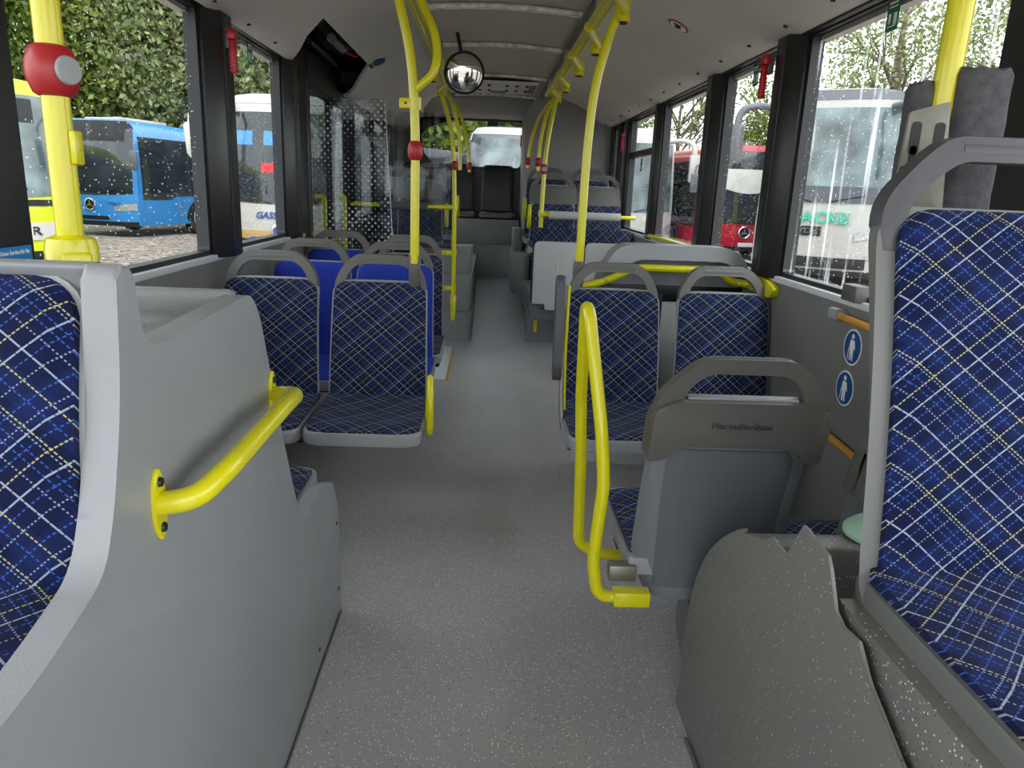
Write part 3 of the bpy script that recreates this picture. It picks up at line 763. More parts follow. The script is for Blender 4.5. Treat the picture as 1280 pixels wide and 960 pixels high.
bm = NB(); box(bm, .46, 1.25, 3.565, 3.60, .02, .85, .006); finish('panel', loc(bm, O), M['fold'], t)
bm = NB(); box(bm, .81, .84, 3.48, 3.56, .3, .90, .004); finish('edge_seal', loc(bm, O), M['rubber'], t)
O = (.9, 3.5, 1.0)
t = thing('partition_rail', 'yellow cranked rail along the grey partition to the right wall', 'handrail', O)
bm = NB(); tube(bm, [(.40, 3.46, .915), (.54, 3.46, .945), (.70, 3.44, 1.022), (1.08, 3.44, 1.022), (1.15, 3.46, .97), (1.235, 3.42, .965)], .0175, .04, n=14); finish('rail', loc(bm, O), M['yellow'], t)
bm = NB(); prism(bm, rpoly([(3.10, .985), (3.26, 1.025), (3.46, 1.03), (3.46, .95), (3.14, .94)], .02), 'x', 1.215, 1.247, .006); finish('wall_bracket', loc(bm, O), M['yellow'], t)
for p in ((.56, 3.441, .957), (.72, 3.421, 1.022), (1.17, 3.434, .968)):
    bm = NB(); lathe(bm, [(0, 0), (.006, 0), (.005, .003), (0, .004)], T(*p) @ RX(PI/2), 10); finish('screw', loc(bm, O), M['steel'], t)

# ---- poles and ceiling rails
def button(t, O, p, r=.036, L=.095, disc=None, m='red'):
    bm = NB(); lathe(bm, [(r*.62, -L/2), (r*.80, -L/2+.004), (r, -L*.18), (r*1.03, 0), (r, L*.18), (r*.80, L/2-.004), (r*.62, L/2)], T(*p), 22)
    b = finish('stop_button', loc(bm, O), M[m], t)
    if disc:
        bm = NB(); lathe(bm, [(0, 0), (.021, 0), (.019, .005), (0, .007)], T(*p) @ RZ(disc) @ RY(PI/2) @ T(0, 0, r-.002), 20); finish('push_disc', loc(bm, O), M['shell'], b)
def clamp(bm, p, r=.028, L=.06): tube(bm, [(p[0], p[1], p[2]-L/2), (p[0], p[1], p[2]+L/2)], r, n=14)
RZ_ = 2.12
for nm, x, ys, lab, s in (('right', .50, (3.46, 4.25, 5.03, 5.85, 6.55), 'yellow ceiling grab rail on the right of the aisle with five pole sockets', 1), ('left', -.355, (3.18, 3.95, 4.75, 5.6, 6.50), 'yellow ceiling grab rail on the left of the aisle above the blue seats', -1)):
    O = (x, 4.5, RZ_)
    t = thing('ceiling_rail', lab, 'grab rail', O)
    bm = NB()
    tube(bm, [(x-s*.028, 1.4, RZ_+.015), (x-s*.028, 6.72, RZ_+.015)], .018, n=12); tube(bm, [(x+s*.008, 1.4, RZ_+.012), (x+s*.008, 6.62, RZ_+.012)], .012, n=10)
    box(bm, x-.028, x+.012, 1.4, 6.62, RZ_+.005, RZ_+.02, .004)
    finish('rail', loc(bm, O), M['yellow'], t)
    for i, y in enumerate(ys):
        if nm == 'left' and i in (1, 2): continue
        bm = NB()
        tube(bm, [(x-s*.03, y-.30, RZ_+.012), (x+s*.012, y-.14, RZ_), (x+s*.048, y-.05, RZ_-.01), (x+s*.052, y, RZ_-.03)], .025, .08, n=12)
        tube(bm, [(x+s*.052, y+.004, RZ_+.02), (x+s*.052, y-.004, RZ_-.065)], .034, n=16)
        c = finish('pole_socket', loc(bm, O), M['yellow'], t)
        bm = NB(); tube(bm, [(x+s*.052, y-.0042, RZ_-.0651), (x+s*.052, y-.0043, RZ_-.0665)], .024, n=14); finish('bore', loc(bm, O), M['rubber'], c)
    for y in (2.2, 3.7, 5.2, 6.5):
        bm = NB(); box(bm, x-s*.02-.015, x-s*.02+.015, y-.02, y+.02, RZ_+.02, 2.25, .003); finish('hanger', loc(bm, O), M['steel'], t)

def pole(name, label, pts, O, r=.0175, buttons=(), brackets=(), extra=None):
    t = thing(name, label, 'pole', O)
    bm = NB(); tube(bm, pts, r, .25, n=16); finish('tube', loc(bm, O), M['yellow'], t)
    for b in buttons: button(t, O, *b)
    for p, d in brackets:
        bm = NB(); box(bm, min(p[0], p[0]+d), max(p[0], p[0]+d), p[1]-.012, p[1]+.012, p[2]-.02, p[2]+.02, .005); tube(bm, [(p[0], p[1], p[2]-.024), (p[0], p[1], p[2]+.024)], r+.005, n=14)
        k = finish('clamp', loc(bm, O), M['yellow'], t)
        bm = NB(); lathe(bm, [(0, 0), (.006, 0), (.006, .002), (0, .002)], T(p[0]+d*.6, p[1]-.0125, p[2]) @ RX(PI/2), 8); finish('screw', loc(bm, O), M['black'], k)
    return t
O = (-.30, 3.18, 1.0)
t = pole('grab_pole', 'yellow grab pole with a round red button rising from the left aisle seat', [(-.300, 3.18, 1.03), (-.300, 3.18, 1.60), (-.318, 3.18, 1.85), (-.372, 3.18, 2.06), (-.405, 3.18, 2.10)], O, .0185, buttons=[((-.300, 3.18, 1.485), .030, .075)], brackets=[((-.300, 3.18, 1.665), -.065)])
bm = NB(); tube(bm, [(-.300, 3.18, 1.72), (-.232, 3.18, 1.775), (-.215, 3.19, 1.84), (-.225, 3.22, 1.93), (-.30, 3.3, 2.09)], .0165, .05, n=14); finish('branch_tube', loc(bm, O), M['yellow'], t)
bm = NB(); box(bm, -.318, -.300, 3.17, 3.2, 1.42, 1.46, .004); finish('cable_clip', loc(bm, O), M['red'], t)
bm = NB(); lathe(bm, [(.020, -.10), (.025, -.09), (.026, .03), (.022, .045), (.019, .046)], T(-.300, 3.19, 1.03), 18); finish('foot_socket', loc(bm, O), M['handle'], t)
O = (.432, 3.46, 1.0)
t = pole('grab_pole', 'yellow grab pole without button rising behind the right aisle seat', [(.432, 3.46, .95), (.434, 3.46, 1.50), (.450, 3.46, 1.80), (.515, 3.46, 2.05), (.552, 3.46, 2.10)], O, .0195)
bm = NB(); lathe(bm, [(.02, -.10), (.026, -.095), (.028, .02), (.023, .04), (.02, .04)], T(.432, 3.46, 1.0), 18); finish('foot_socket', loc(bm, O), M['handle'], t)
# poles at the raised rear part
O = (-.272, 6.46, .3)
t = pole('grab_pole', 'yellow grab pole at the left partition with clamps and a red button', [(-.272, 6.46, .40), (-.280, 6.46, 1.40), (-.310, 6.46, 1.80), (-.40, 6.46, 2.08)], O, .0185, buttons=[((-.283, 6.46, 1.52), .028, .075)], brackets=[((-.278, 6.46, 1.18), -.14), ((-.275, 6.46, .80), -.12), ((-.274, 6.46, .50), -.12), ((-.288, 6.46, 1.70), -.07)])
bm = NB(); prism(bm, rpoly([(-.290, .22), (-.258, .22), (-.245, .44), (-.30, .44)], .01), 'y', 6.44, 6.48, .006); finish('foot', loc(bm, O), M['yellow'], t)
pole('grab_pole', 'yellow grab pole bowed over the second raised row on the left', [(-.262, 7.15, 1.50), (-.272, 7.15, 1.80), (-.33, 7.1, 2.05), (-.37, 6.9, 2.12)], (-.262, 7.15, 1.5), .0165)
pole('grab_pole', 'yellow grab pole farthest back on the left with a red button', [(-.195, 7.95, 1.50), (-.215, 7.95, 1.8), (-.30, 7.8, 2.07), (-.36, 7.6, 2.14)], (-.195, 7.95, 1.5), .0165, buttons=[((-.197, 7.95, 1.56), .028, .07)])
O = (.450, 6.46, .3)
t = pole('grab_pole', 'yellow grab pole at the right folding seats with a red button and clamp', [(.450, 6.46, .40), (.462, 6.46, 1.40), (.478, 6.46, 1.75), (.54, 6.5, 2.08)], O, .0185, buttons=[((.463, 6.46, 1.52), .030, .08, -PI/2)], brackets=[((.455, 6.46, 1.16), .12)])
bm = NB(); prism(bm, rpoly([(.44, .14), (.462, .14), (.475, .34), (.425, .34)], .01), 'y', 6.44, 6.48, .005); finish('foot', loc(bm, O), M['yellow'], t)
pole('grab_pole', 'middle one of the three bowed yellow poles at the right rear', [(.455, 7.15, 1.52), (.462, 7.15, 1.75), (.50, 7.1, 2.0), (.545, 6.8, 2.12)], (.455, 7.15, 1.5), .017, buttons=[((.455, 7.15, 1.60), .030, .08)])
pole('grab_pole', 'yellow grab pole farthest back on the right, strongly bowed', [(.395, 7.9, 1.56), (.41, 7.9, 1.78), (.47, 7.8, 2.02), (.54, 7.2, 2.13)], (.395, 7.9, 1.5), .0165, buttons=[((.396, 7.9, 1.63), .028, .075)])
# near left pole with wide socket and red button
O = (-.655, 1.22, 1.1)
t = pole('grab_pole', 'thick near yellow pole at the left edge with a large red button and wide base', [(-.658, 1.22, 1.05), (-.658, 1.22, 1.75), (-.62, 1.22, 2.0), (-.45, 1.22, 2.1)], O, .0197, buttons=[((-.658, 1.22, 1.494), .036, .072, -.45)])
bm = NB(); lathe(bm, [(.036, -.14), (.0385, -.13), (.0385, .020), (.035, .034), (.024, .038), (.022, .04)], T(-.658, 1.22, 1.213), 24); p = finish('base_socket', loc(bm, O), M['yellow'], t)
bm = NB(); box(bm, -.022, .022, -.043, -.03, -.13, .015, .006); bm.transform(T(-.646, 1.224, 1.213) @ RZ(.3)); finish('cover_plate', loc(bm, O), M['yellow'], p)
bm = NB(); box(bm, -.640, -.630, 1.21, 1.235, 1.36, 1.41, .003); finish('cable_cover', loc(bm, O), M['yellow'], t)
# near right pole, foam sleeves and steel plate
O = (.80, 1.38, 1.2)
t = pole('grab_pole', 'thick near yellow pole at the right wrapped by foam below', [(.838, 1.42, .675), (.812, 1.40, 1.45), (.818, 1.40, 1.80), (.78, 1.40, 2.05), (.55, 1.40, 2.11)], O, .0225)
bm = NB(); lathe(bm, [(.085, .0), (.085, .008), (.07, .022), (.035, .034), (.026, .036)], T(.865, 1.42, .669), 28); f_ = finish('base_flange', loc(bm, O), M['mint'], t)
bm = NB(); lathe(bm, [(.0, 0), (.010, 0), (.010, .004), (0, .005)], T(.834, 1.392, .74) @ RX(PI/2), 12); finish('bolt', loc(bm, O), M['rubber'], t)
def foam(name, cx, cy, w, d, z0, z1, lab, hole=False):
    bm = NB(); t_ = bmesh.new()
    n = 20; rings = []
    zs = [z0, z0+.01] + [z0+.03+(z1-z0-.06)*i/10 for i in range(11)] + [z1-.012, z1]
    for j, z in enumerate(zs):
        k = .88 if j in (0, len(zs)-1) else 1
        rings.append([t_.verts.new((cx+w/2*k*math.copysign(abs(math.cos(2*PI*i/n))**.6, math.cos(2*PI*i/n))+random.uniform(-.0015, .0015), cy+d/2*k*math.copysign(abs(math.sin(2*PI*i/n))**.6, math.sin(2*PI*i/n)), z+.004*math.sin(i*1.9))) for i in range(n)])
    for a, b in zip(rings, rings[1:]):
        for i in range(n): t_.faces.new((a[i], a[(i+1)%n], b[(i+1)%n], b[i]))
    t_.faces.new(rings[0][::-1]); t_.faces.new(rings[-1]); add_into(bm, t_)
    o = finish(name, bm, M['foam'], angle=60); return tag(o, lab, 'foam padding', 'charcoal foam sleeves on the near right pole')
foam('foam_sleeve', .868, 1.395, .100, .085, 1.22, 1.585, 'thick charcoal foam sleeve on the right of the near yellow pole')
foam('foam_sleeve', .790, 1.42, .062, .05, 1.30, 1.563, 'thinner charcoal foam block on the left of the near yellow pole')
O = (.79, 1.33, 1.3)
t = thing('steel_plate', 'dull steel mounting plate with keyhole slots before the foam sleeves', 'mounting plate', O)
ol = [(.715, 1.15), (.84, 1.15), (.838, 1.505), (.755, 1.505), (.752, 1.50)]
bm = NB(); prism(bm, rpoly([(.715, 1.31), (.812, 1.31), (.790, 1.525), (.722, 1.505)], .004), 'y', 1.335, 1.342, .001); pz = finish('plate', loc(bm, O), M['plate_steel'], t)
for x in (.737, .779):
    bm = NB(); prism(bm, rpoly([(x-.009, 1.435), (x+.009, 1.435), (x+.009, 1.49), (x-.009, 1.49)], .008), 'y', 1.3335, 1.3345); prism(bm, rpoly([(x-.006, 1.405), (x+.006, 1.405), (x+.006, 1.45), (x-.006, 1.45)], .005), 'y', 1.3335, 1.3345)
    finish('slot', loc(bm, O), M['rubber'], pz)
for p in ((.725, 1.41), (.742, 1.39), (.762, 1.395)):
    bm = NB(); lathe(bm, [(0, 0), (.006, 0), (.005, .002), (0, .002)], T(p[0], 1.335, p[1]) @ RX(PI/2), 10); finish('rivet', loc(bm, O), M['rubber'], pz)

# ---- leaning bars
def bar(name, lab, x0, x1, xp0, xp1, y, z, padm):
    O = ((x0+x1)/2, y, z); t = thing(name, lab, 'leaning bar', O, 0, 'padded leaning bars at the raised part')
    bm = NB(); tube(bm, [(x0, y, z), (x1, y, z)], .016, n=12); finish('rail', loc(bm, O), M['yellow'], t)
    bm = NB(); tube(bm, [(xp0, y, z), (xp1, y, z)], .034, n=18); finish('foam_sleeve', loc(bm, O), M[padm], t)
bar('leaning_bar', 'leaning bar with pale grey sleeve above the right folding seats', .455, 1.255, .52, 1.13, 6.43, 1.15, 'pad')
bar('leaning_bar', 'leaning bar with dark sleeve across the left glass screen', -1.14, -.29, -.90, -.50, 6.43, 1.18, 'pad2')

# ---- left glass screen with dot print
O = (-.7, 6.5, 1.4)
t = thing('glass_screen', 'dark clear glass screen behind the middle door on the left', 'glass partition', O)
for a, b in ((-1.12, -.80), (-.79, -.50), (-.49, -.31)):
    bm = NB(); box(bm, a, b, 6.495, 6.501, .86, 1.93, .001); finish('pane', loc(bm, O), M['screen'], t)
bm = NB(); box(bm, -1.13, -.30, 6.485, 6.51, .835, .87, .004); box(bm, -1.13, -1.11, 6.485, 6.51, .84, 1.94, .003); finish('frame', loc(bm, O), M['black'], t)

O = (-.85, 4.97, 1.2)
t = thing('dotted_screen', 'clear glass screen printed with small white dots behind the last blue seat', 'glass partition', O)
bm = NB(); prism(bm, rpoly([(-1.125, .52), (-.585, .52), (-.64, 1.42), (-.66, 1.86), (-1.125, 1.86)], [.01, .03, .1, .04, .01]), 'y', 4.967, 4.973, .001); finish('pane', loc(bm, O), M['dotglass'], t)
bm = NB(); prism(bm, [(-.585, .52), (-.582, .52), (-.636, 1.42), (-.657, 1.84), (-.660, 1.84), (-.64, 1.42)], 'y', 4.965, 4.975); finish('edge', loc(bm, O), M['strip'], t)
bm = NB(); box(bm, -1.135, -.58, 4.95, 4.99, .48, .53, .006); tube(bm, [(-.60, 4.97, 0), (-.60, 4.97, .5)], .018, n=12); tube(bm, [(-1.10, 4.97, 0), (-1.10, 4.97, .5)], .018, n=12); finish('frame', loc(bm, O), M['black'], t)
# ---- raised rear part: podests, folding seats, rear seats
bm = NB()
prism(bm, rpoly([(XL+.015, 6.58), (-.11, 6.58), (-.095, 8.79), (XL+.015, 8.79)], [0, .05, 0, 0]), 'z', -.02, .27, .02, 3)
prism(bm, rpoly([(XL+.015, 6.66), (-.12, 6.66), (-.10, 8.79), (XL+.015, 8.79)], [0, .04, 0, 0]), 'z', .2, .60, .012, 3)
bp = finish('podest', bm, M['rearfloorbox']); tag(bp, 'stepped grey podest carrying the raised seats left of the aisle', 'podest')
bm = NB(); prism(bm, rpoly([(-.62, 6.72), (-.14, 6.72), (-.12, 7.0), (-.62, 7.0)], [0, .03, .03, 0]), 'z', .55, .84, .01); o = finish('side_box', bm, M['rearfloorbox'], bp)
bm = NB()
prism(bm, rpoly([(.385, 6.60), (XR-.015, 6.60), (XR-.015, 7.93), (.37, 7.93), (.40, 7.3)], [.03, 0, 0, .05, .2]), 'z', -.02, .25, .02, 3)
prism(bm, rpoly([(.41, 6.75), (XR-.015, 6.75), (XR-.015, 7.93), (.40, 7.93)], [.03, 0, 0, 0]), 'z', .2, .42, .01, 3)
prism(bm, rpoly([(.27, 8.15), (.40, 7.93), (.46, 7.94), (.41, 8.6), (.39, 8.79), (.27, 8.79)], [.1, .03, 0, .0, 0, .02]), 'z', 0, .68, .02, 3)
bp = finish('podest', bm, M['rearfloorbox']); tag(bp, 'grey podest below the folding and raised seats right of the aisle', 'podest')
bm = NB(); box(bm, .29, .395, 8.45, 8.78, .66, .93, .02, 3); finish('housing', bm, M['rearfloorbox'], bp)
bm = NB()
prism(bm, rpoly([(XL+.015, 8.80), (-.28, 8.80), (-.20, 8.9), (.20, 8.9), (.30, 8.80), (.40, 8.80), (.38, 9.755), (XL+.015, 9.755)], [0, .08, .1, .1, .08, 0, 0, 0]), 'z', .1, .70, .025, 3)
box(bm, XL+.015, .385, 9.12, 9.755, .65, .985, .015)
o = finish('rear_step', bm, M['rearfloorbox']); tag(o, 'stepped grey platform in front of the rear bench', 'platform')
for x, l in ((-.86, 'left'), (-.37, 'middle'), (.12, 'right')):
    make_seat('bench_seat', 'dark rear bench seat under the rear window, %s one of three' % l, (x, 9.62, .985), 0, fabric='black', H=.55, zc=.09, lean=.06, handle=False, frame=False, pan='handle', shellm='black', group='rear bench seats', depth=.42)
G3 = 'raised plaid seats with grey headrest caps'
for x, y, z, lab in ((.60, 6.98, .42, 'raised plaid aisle seat with grey cap behind the right leaning bar'), (1.03, 6.98, .42, 'raised plaid window seat with grey cap behind the right leaning bar'),
                     (-.62, 7.06, .42, 'raised plaid aisle seat with grey cap behind the left glass screen'), (-.93, 7.72, .44, 'raised plaid window seat seen through the left glass screen')):
    make_seat('raised_seat', lab, (x, y, z), 0, style='cap', group=G3, H=.50, zc=.47, lean=.14, legz=.01)
for x, y, z, lab in ((.585, 7.66, .45, 'farthest raised plaid aisle seat before the grey tower'), (1.02, 7.66, .45, 'farthest raised plaid window seat before the grey tower'), (-.56, 7.80, .45, 'farthest raised plaid aisle seat on the left, edge only visible')):
    make_seat('raised_seat', lab, (x, y, z), 0, group='farthest raised seats', H=.54, zc=.47, lean=.14, legz=.01)
for p, lab in (((.385, 7.0, 1.12), 'small yellow loop armrest beside the raised right aisle seat'), ((.37, 7.6, 1.17), 'farther yellow loop armrest on the right rear aisle'), ((-.375, 7.1, 1.10), 'small yellow loop armrest beside the raised left aisle seat'), ((-.30, 7.8, 1.16), 'farther yellow loop armrest on the left rear aisle')):
    bm = NB(); tube(bm, [(0, .05, -.10), (0, -.04, -.11), (0, -.10, -.02), (0, -.09, .07), (0, -.02, .10), (0, .04, .05), (0, .05, -.10)], .015, .05, n=10)
    o = finish('loop_armrest', bm, M['yellow']); o.location = p; tag(o, lab, 'armrest', 'yellow loop armrests at the raised rear seats')
for x, lab in ((.605, 'folding seat with pale grey underside folded up, at the aisle'), (1.035, 'folding seat with pale grey underside folded up, at the window')):
    O = (x, 6.38, .25); t = thing('folding_seat', lab, 'folding seat', O, 0, 'folding seats below the right leaning bar')
    uvf = lambda c: (c.x, c.z)
    bm = NB(); prism(bm, rpoly([(x-.215, .40), (x+.205, .40), (x+.20, 1.045), (x-.21, 1.045)], .04), 'y', 6.37, 6.42, .012, 3); finish('backrest', loc(bm, O), M['plaid'], t, uv=uvf)
    ol = [(x-.20, .935), (x+.195, .935), (x+.20, .36), (x-.09, .36), (x-.09, .41), (x-.20, .41)] if x < .8 else [(x-.20, .935), (x+.19, .935), (x+.19, .36), (x-.20, .36)]
    bm = NB(); prism(bm, rpoly(ol, [.05, .05] + [.01]*(len(ol)-2)), 'y', 6.31, 6.365, .012, 3); u = finish('seat_underside', loc(bm, O), M['fold'], t)
    if x < .8:
        bm = NB(); box(bm, x-.007, x+.003, 6.304, 6.312, .46, .80, .003); finish('rib', loc(bm, O), M['sill'], u)
    bm = NB(); box(bm, x-.215, x+.21, 6.36, 6.50, .26, .36, .012); finish('hinge_box', loc(bm, O), M['slate'], t)
    bm = NB(); box(bm, x-.05, x+.05, 6.50, 6.62, .24, .34, .01); finish('bracket', loc(bm, O), M['slate'], t)

# ---- round mirror, grille in the ceiling
O = (-.13, 4.95, 2.03)
t = thing('round_mirror', 'round convex observation mirror hanging under the ceiling lining', 'mirror', O)
MM = T(-.168, 4.95, 2.033) @ RZ(.1) @ RX(PI/2+.15)
bm = NB(); lathe(bm, [(.126, 0), (.120, -.004), (.120, .012), (.115, .015), (.112, .010)], MM, 40); finish('rim', loc(bm, O), M['rubber'], t)
bm = NB(); lathe(bm, [(.113, .009)]+[(.113*math.cos(a*PI/20), .010+.030*math.sin(a*PI/20)) for a in range(0, 10)]+[(0, .040)], MM, 48); finish('mirror_glass', loc(bm, O), M['mirror'], t)
bm = NB(); tube(bm, [(-.17, 4.97, 2.05), (-.19, 5.05, 2.15), (-.22, 5.06, 2.28)], .012, .05); finish('arm', loc(bm, O), M['black'], t)
O = (.12, 7.3, 2.25)
t = thing('ceiling_grille', 'pale ceiling grille plate with small dark openings ahead of the rear', 'ceiling vent', O)
bm = NB(); box(bm, -.18, .42, 6.95, 7.75, 2.245, 2.262, .008); finish('plate', loc(bm, O), M['ceil'], t)
for i, x in enumerate((-.12, -.03, .13, .22, .31)):
    for y in (7.1, 7.45):
        bm = NB(); box(bm, x, x+.03, y, y+.10, 2.240, 2.246, .002); finish('opening', loc(bm, O), M['rubber'], t)
bm = NB(); box(bm, 0, .14, 7.55, 7.68, 2.240, 2.246, .002); finish('green_label', loc(bm, O), M['signgreen'], t)
bm = NB()
for i in range(5): box(bm, .35+.012*i, .356+.012*i, 7.05, 7.6, 2.241, 2.246)
finish('slats', loc(bm, O), M['handle'], t)

# ---- hammers, stickers, signs
def hammer(lab, side, y, z, L=.15, dx=.09):
    x = XL if side == 'left' else XR; s = 1 if side == 'left' else -1
    O = (x+s*dx, y, z); t = thing('emergency_hammer', lab, 'emergency hammer', O, 0, 'red emergency hammers on the window posts')
    bm = NB(); box(bm, -.012, .012, -.014, .014, -L*.5, L*.25, .005); box(bm, -.016, .016, -.03, .02, L*.25, L*.48, .006); finish('hammer_body', bm, M['hammer'], t)
    bm = NB(); 
    for k in range(6): box(bm, -.0135, .0135, -.0155, .0155, -L*.45+k*.014, -L*.45+k*.014+.006, .001)
    finish('grip', bm, M['signred'], t)
    bm = NB(); box(bm, min(-s*.035, -s*.01), max(-s*.035, -s*.01), -.02, .02, L*.05, L*.5, .004)
    for k in range(4): box(bm, -.02, .02, .01, .035, L*.1+k*.016, L*.1+k*.016+.008, .002)
    finish('holder', bm, M['handle'], t)
hammer('red emergency hammer on the black post between the two left windows', 'left', 3.33, 1.85, .17)
hammer('red emergency hammer on the black post beside the streaked right window', 'right', 3.40, 1.86, .18)
hammer('small far red emergency hammer on a post beside the raised right seats', 'right', 7.03, 1.80, .16, .055)
def plate_x(name, side, y, z, w, h, m, lab=None, cat=None, group=None, dx=.0):
    x = (XL if side == 'left' else XR); s = 1 if side == 'left' else -1
    bm = NB(); a, b = sorted((x+s*dx, x+s*(dx+.0015))); prism(bm, rpoly([(y-w/2, z-h/2), (y+w/2, z-h/2), (y+w/2, z+h/2), (y-w/2, z+h/2)], .006, 3), 'x', a, b)
    o = finish(name, bm, M[m]); return tag(o, lab, cat, group) if lab else o
def marks(parent, side, items, dx, m='signwhite'):
    x = (XL if side == 'left' else XR); s = 1 if side == 'left' else -1
    bm = NB()
    for (y, z, w, h) in items: box(bm, *sorted((x+s*dx, x+s*(dx+.0008))), y-w/2, y+w/2, z-h/2, z+h/2)
    o = finish('pictogram', bm, M[m]); o.parent = parent; return o
for side, y, z, lab in (('left', 3.93, 1.935, 'green emergency exit sticker high on the second left window'), ('right', 2.57, 1.94, 'green emergency exit sticker high on the streaked right window'), ('right', 3.83, 1.93, 'green emergency exit sticker on the window showing the red bus'), ('right', 6.48, 1.585, 'tiny green sticker on the far right sliding window')):
    o = plate_x('exit_sticker', side, y, z, .075, .10, 'signgreen', lab, 'sticker', 'green window stickers', dx=-.022)
    marks(o, side, [(y, z+.035, .05, .008), (y, z+.022, .05, .004), (y-.018, z-.015, .02, .035), (y+.016, z-.012, .014, .030), (y, z-.036, .05, .004)], -.0205, 'signwhite')
bm = NB(); box(bm, -.03, .10, YR-.062, YR-.060, 2.09, 2.16); o = finish('exit_sticker', bm, M['signdark']); tag(o, 'dark green sticker at the top of the rear window', 'sticker')
bm = NB(); box(bm, .385, .405, YR-.10, YR-.06, 1.86, 2.0, .004); o = finish('emergency_hammer', bm, M['hammer']); tag(o, 'red emergency hammer at the right edge of the rear window', 'emergency hammer')

def person_sign(lab, y, z):
    O = (XR-.013, y, z); t = thing('priority_sticker', lab, 'sticker', O, 0, 'round blue priority seat stickers on the right wall')
    def disc(r, a, b):
        bm = NB(); n = 32; prism(bm, [(r*math.cos(2*PI*k/n), r*1.0*math.sin(2*PI*k/n)) for k in range(n)], 'x', a, b); return bm
    finish('border', disc(.062, -.0015, 0), M['signwhite'], t); finish('disc', disc(.056, -.0025, -.0005), M['signblue'], t)
    bm = NB()
    n = 14; prism(bm, [(.002+.009*math.cos(2*PI*k/n), .036+.009*math.sin(2*PI*k/n)) for k in range(n)], 'x', -.0032, -.002)
    for pl in ([(-.012, .024), (.014, .024), (.018, .0), (.022, -.012), (.016, -.014), (.011, .006), (.010, -.044), (.002, -.044), (0, -.012), (-.006, -.044), (-.014, -.044), (-.010, .004), (-.018, -.008), (-.022, -.004)], [(.019, -.012), (.022, -.012), (.024, -.044), (.021, -.044)]):
        prism(bm, pl, 'x', -.0032, -.002)
    finish('pictogram', bm, M['signwhite'], t)
person_sign('upper blue priority seat sticker with a person and cane on the right wall', 2.425, .878)
person_sign('lower blue priority seat sticker with a person and cane on the right wall', 2.435, .732)
# blue service sticker on the near left post
O = (XL+.022, 1.845, 1.125)
t = thing('service_sticker', 'bright blue service sticker low on the black post at the left edge', 'sticker', O)
bm = NB(); prism(bm, [(-.075, -.09), (.062, -.09), (.062, .045), (-.075, .045)], 'x', 0, .0015); finish('sheet', bm, M['signsky'], t)
text('lettering', 'Unser Service für Sie', .0135, T(.002, -.006, .031) @ RZ(PI/2) @ RX(PI/2), M['signwhite'], t, .0005, bold=.0004)
bm = NB()
for pl in ([(-.05, -.075), (-.028, -.07), (-.02, -.02), (-.04, -.022)], [(.012, -.07), (.040, -.062), (.046, .012), (.016, .008)], [(.005, -.085), (.02, -.085), (.028, -.06), (.014, -.056)]): prism(bm, pl, 'x', .0015, .0025)
p = finish('printed_cards', bm, M['signwhite'], t)
bm = NB()
for pl in ([(-.041, -.052), (-.032, -.050), (-.029, -.038), (-.038, -.040)], [(.022, -.05), (.036, -.046), (.038, -.02), (.024, -.022)], [(.020, -.012), (.038, -.010), (.038, -.004), (.021, -.006)]): prism(bm, pl, 'x', .0025, .003)
finish('card_print', bm, M['signblue'], p)
# cove stickers
def cove_pt(prof, x):
    for (x0, z0), (x1, z1) in zip(prof, prof[1:]):
        if min(x0, x1) <= x <= max(x0, x1):
            return z0+(z1-z0)*(x-x0)/(x1-x0), math.atan2(z1-z0, x1-x0)
z, a = cove_pt(covR, .92)
O = (.92, 4.0, z-.003); t = thing('warning_sticker', 'round red and white prohibition sticker on the right ceiling cove', 'sticker', O)
MM = RY(-a)
def disc2(r0, r1, z0, z1):
    bm = NB(); n = 30
    if r0 == 0: prism(bm, [(r1*math.cos(2*PI*k/n), r1*math.sin(2*PI*k/n)) for k in range(n)], 'z', z0, z1)
    bm.transform(MM); return bm
finish('ring', disc2(0, .055, -.002, 0), M['signred'], t); finish('field', disc2(0, .046, -.003, -.0005), M['signwhite'], t)
bm = NB(); box(bm, -.012, .012, -.03, .025, -.0045, -.002); box(bm, -.03, .0, -.03, -.012, -.0045, -.002); box(bm, -.02, .02, .0, .012, -.0045, -.002); bm.transform(MM); finish('pictogram', bm, M['ink'], t)
z, a = cove_pt(covL, -.80)
O = (-.79, 5.32+.35, z-.006); t = thing('pram_sticker', 'blue oval sticker with green writing on the left ceiling cove', 'sticker', O)
MM = RY(-a)
bm = NB(); n = 30; prism(bm, [(.045*math.cos(2*PI*k/n), .09*math.sin(2*PI*k/n)) for k in range(n)], 'z', -.002, 0); bm.transform(MM); finish('field', bm, M['signblue'], t)
bm = NB(); box(bm, -.01, .01, -.02, .02, -.004, -.002, 0); bm.transform(MM); finish('pictogram', bm, M['signwhite'], t)
bm = NB(); 
for k in range(5): box(bm, .055, .075, -.07+k*.03, -.05+k*.03, -.003, 0)
bm.transform(MM); finish('print', bm, M['signgreen'], t)

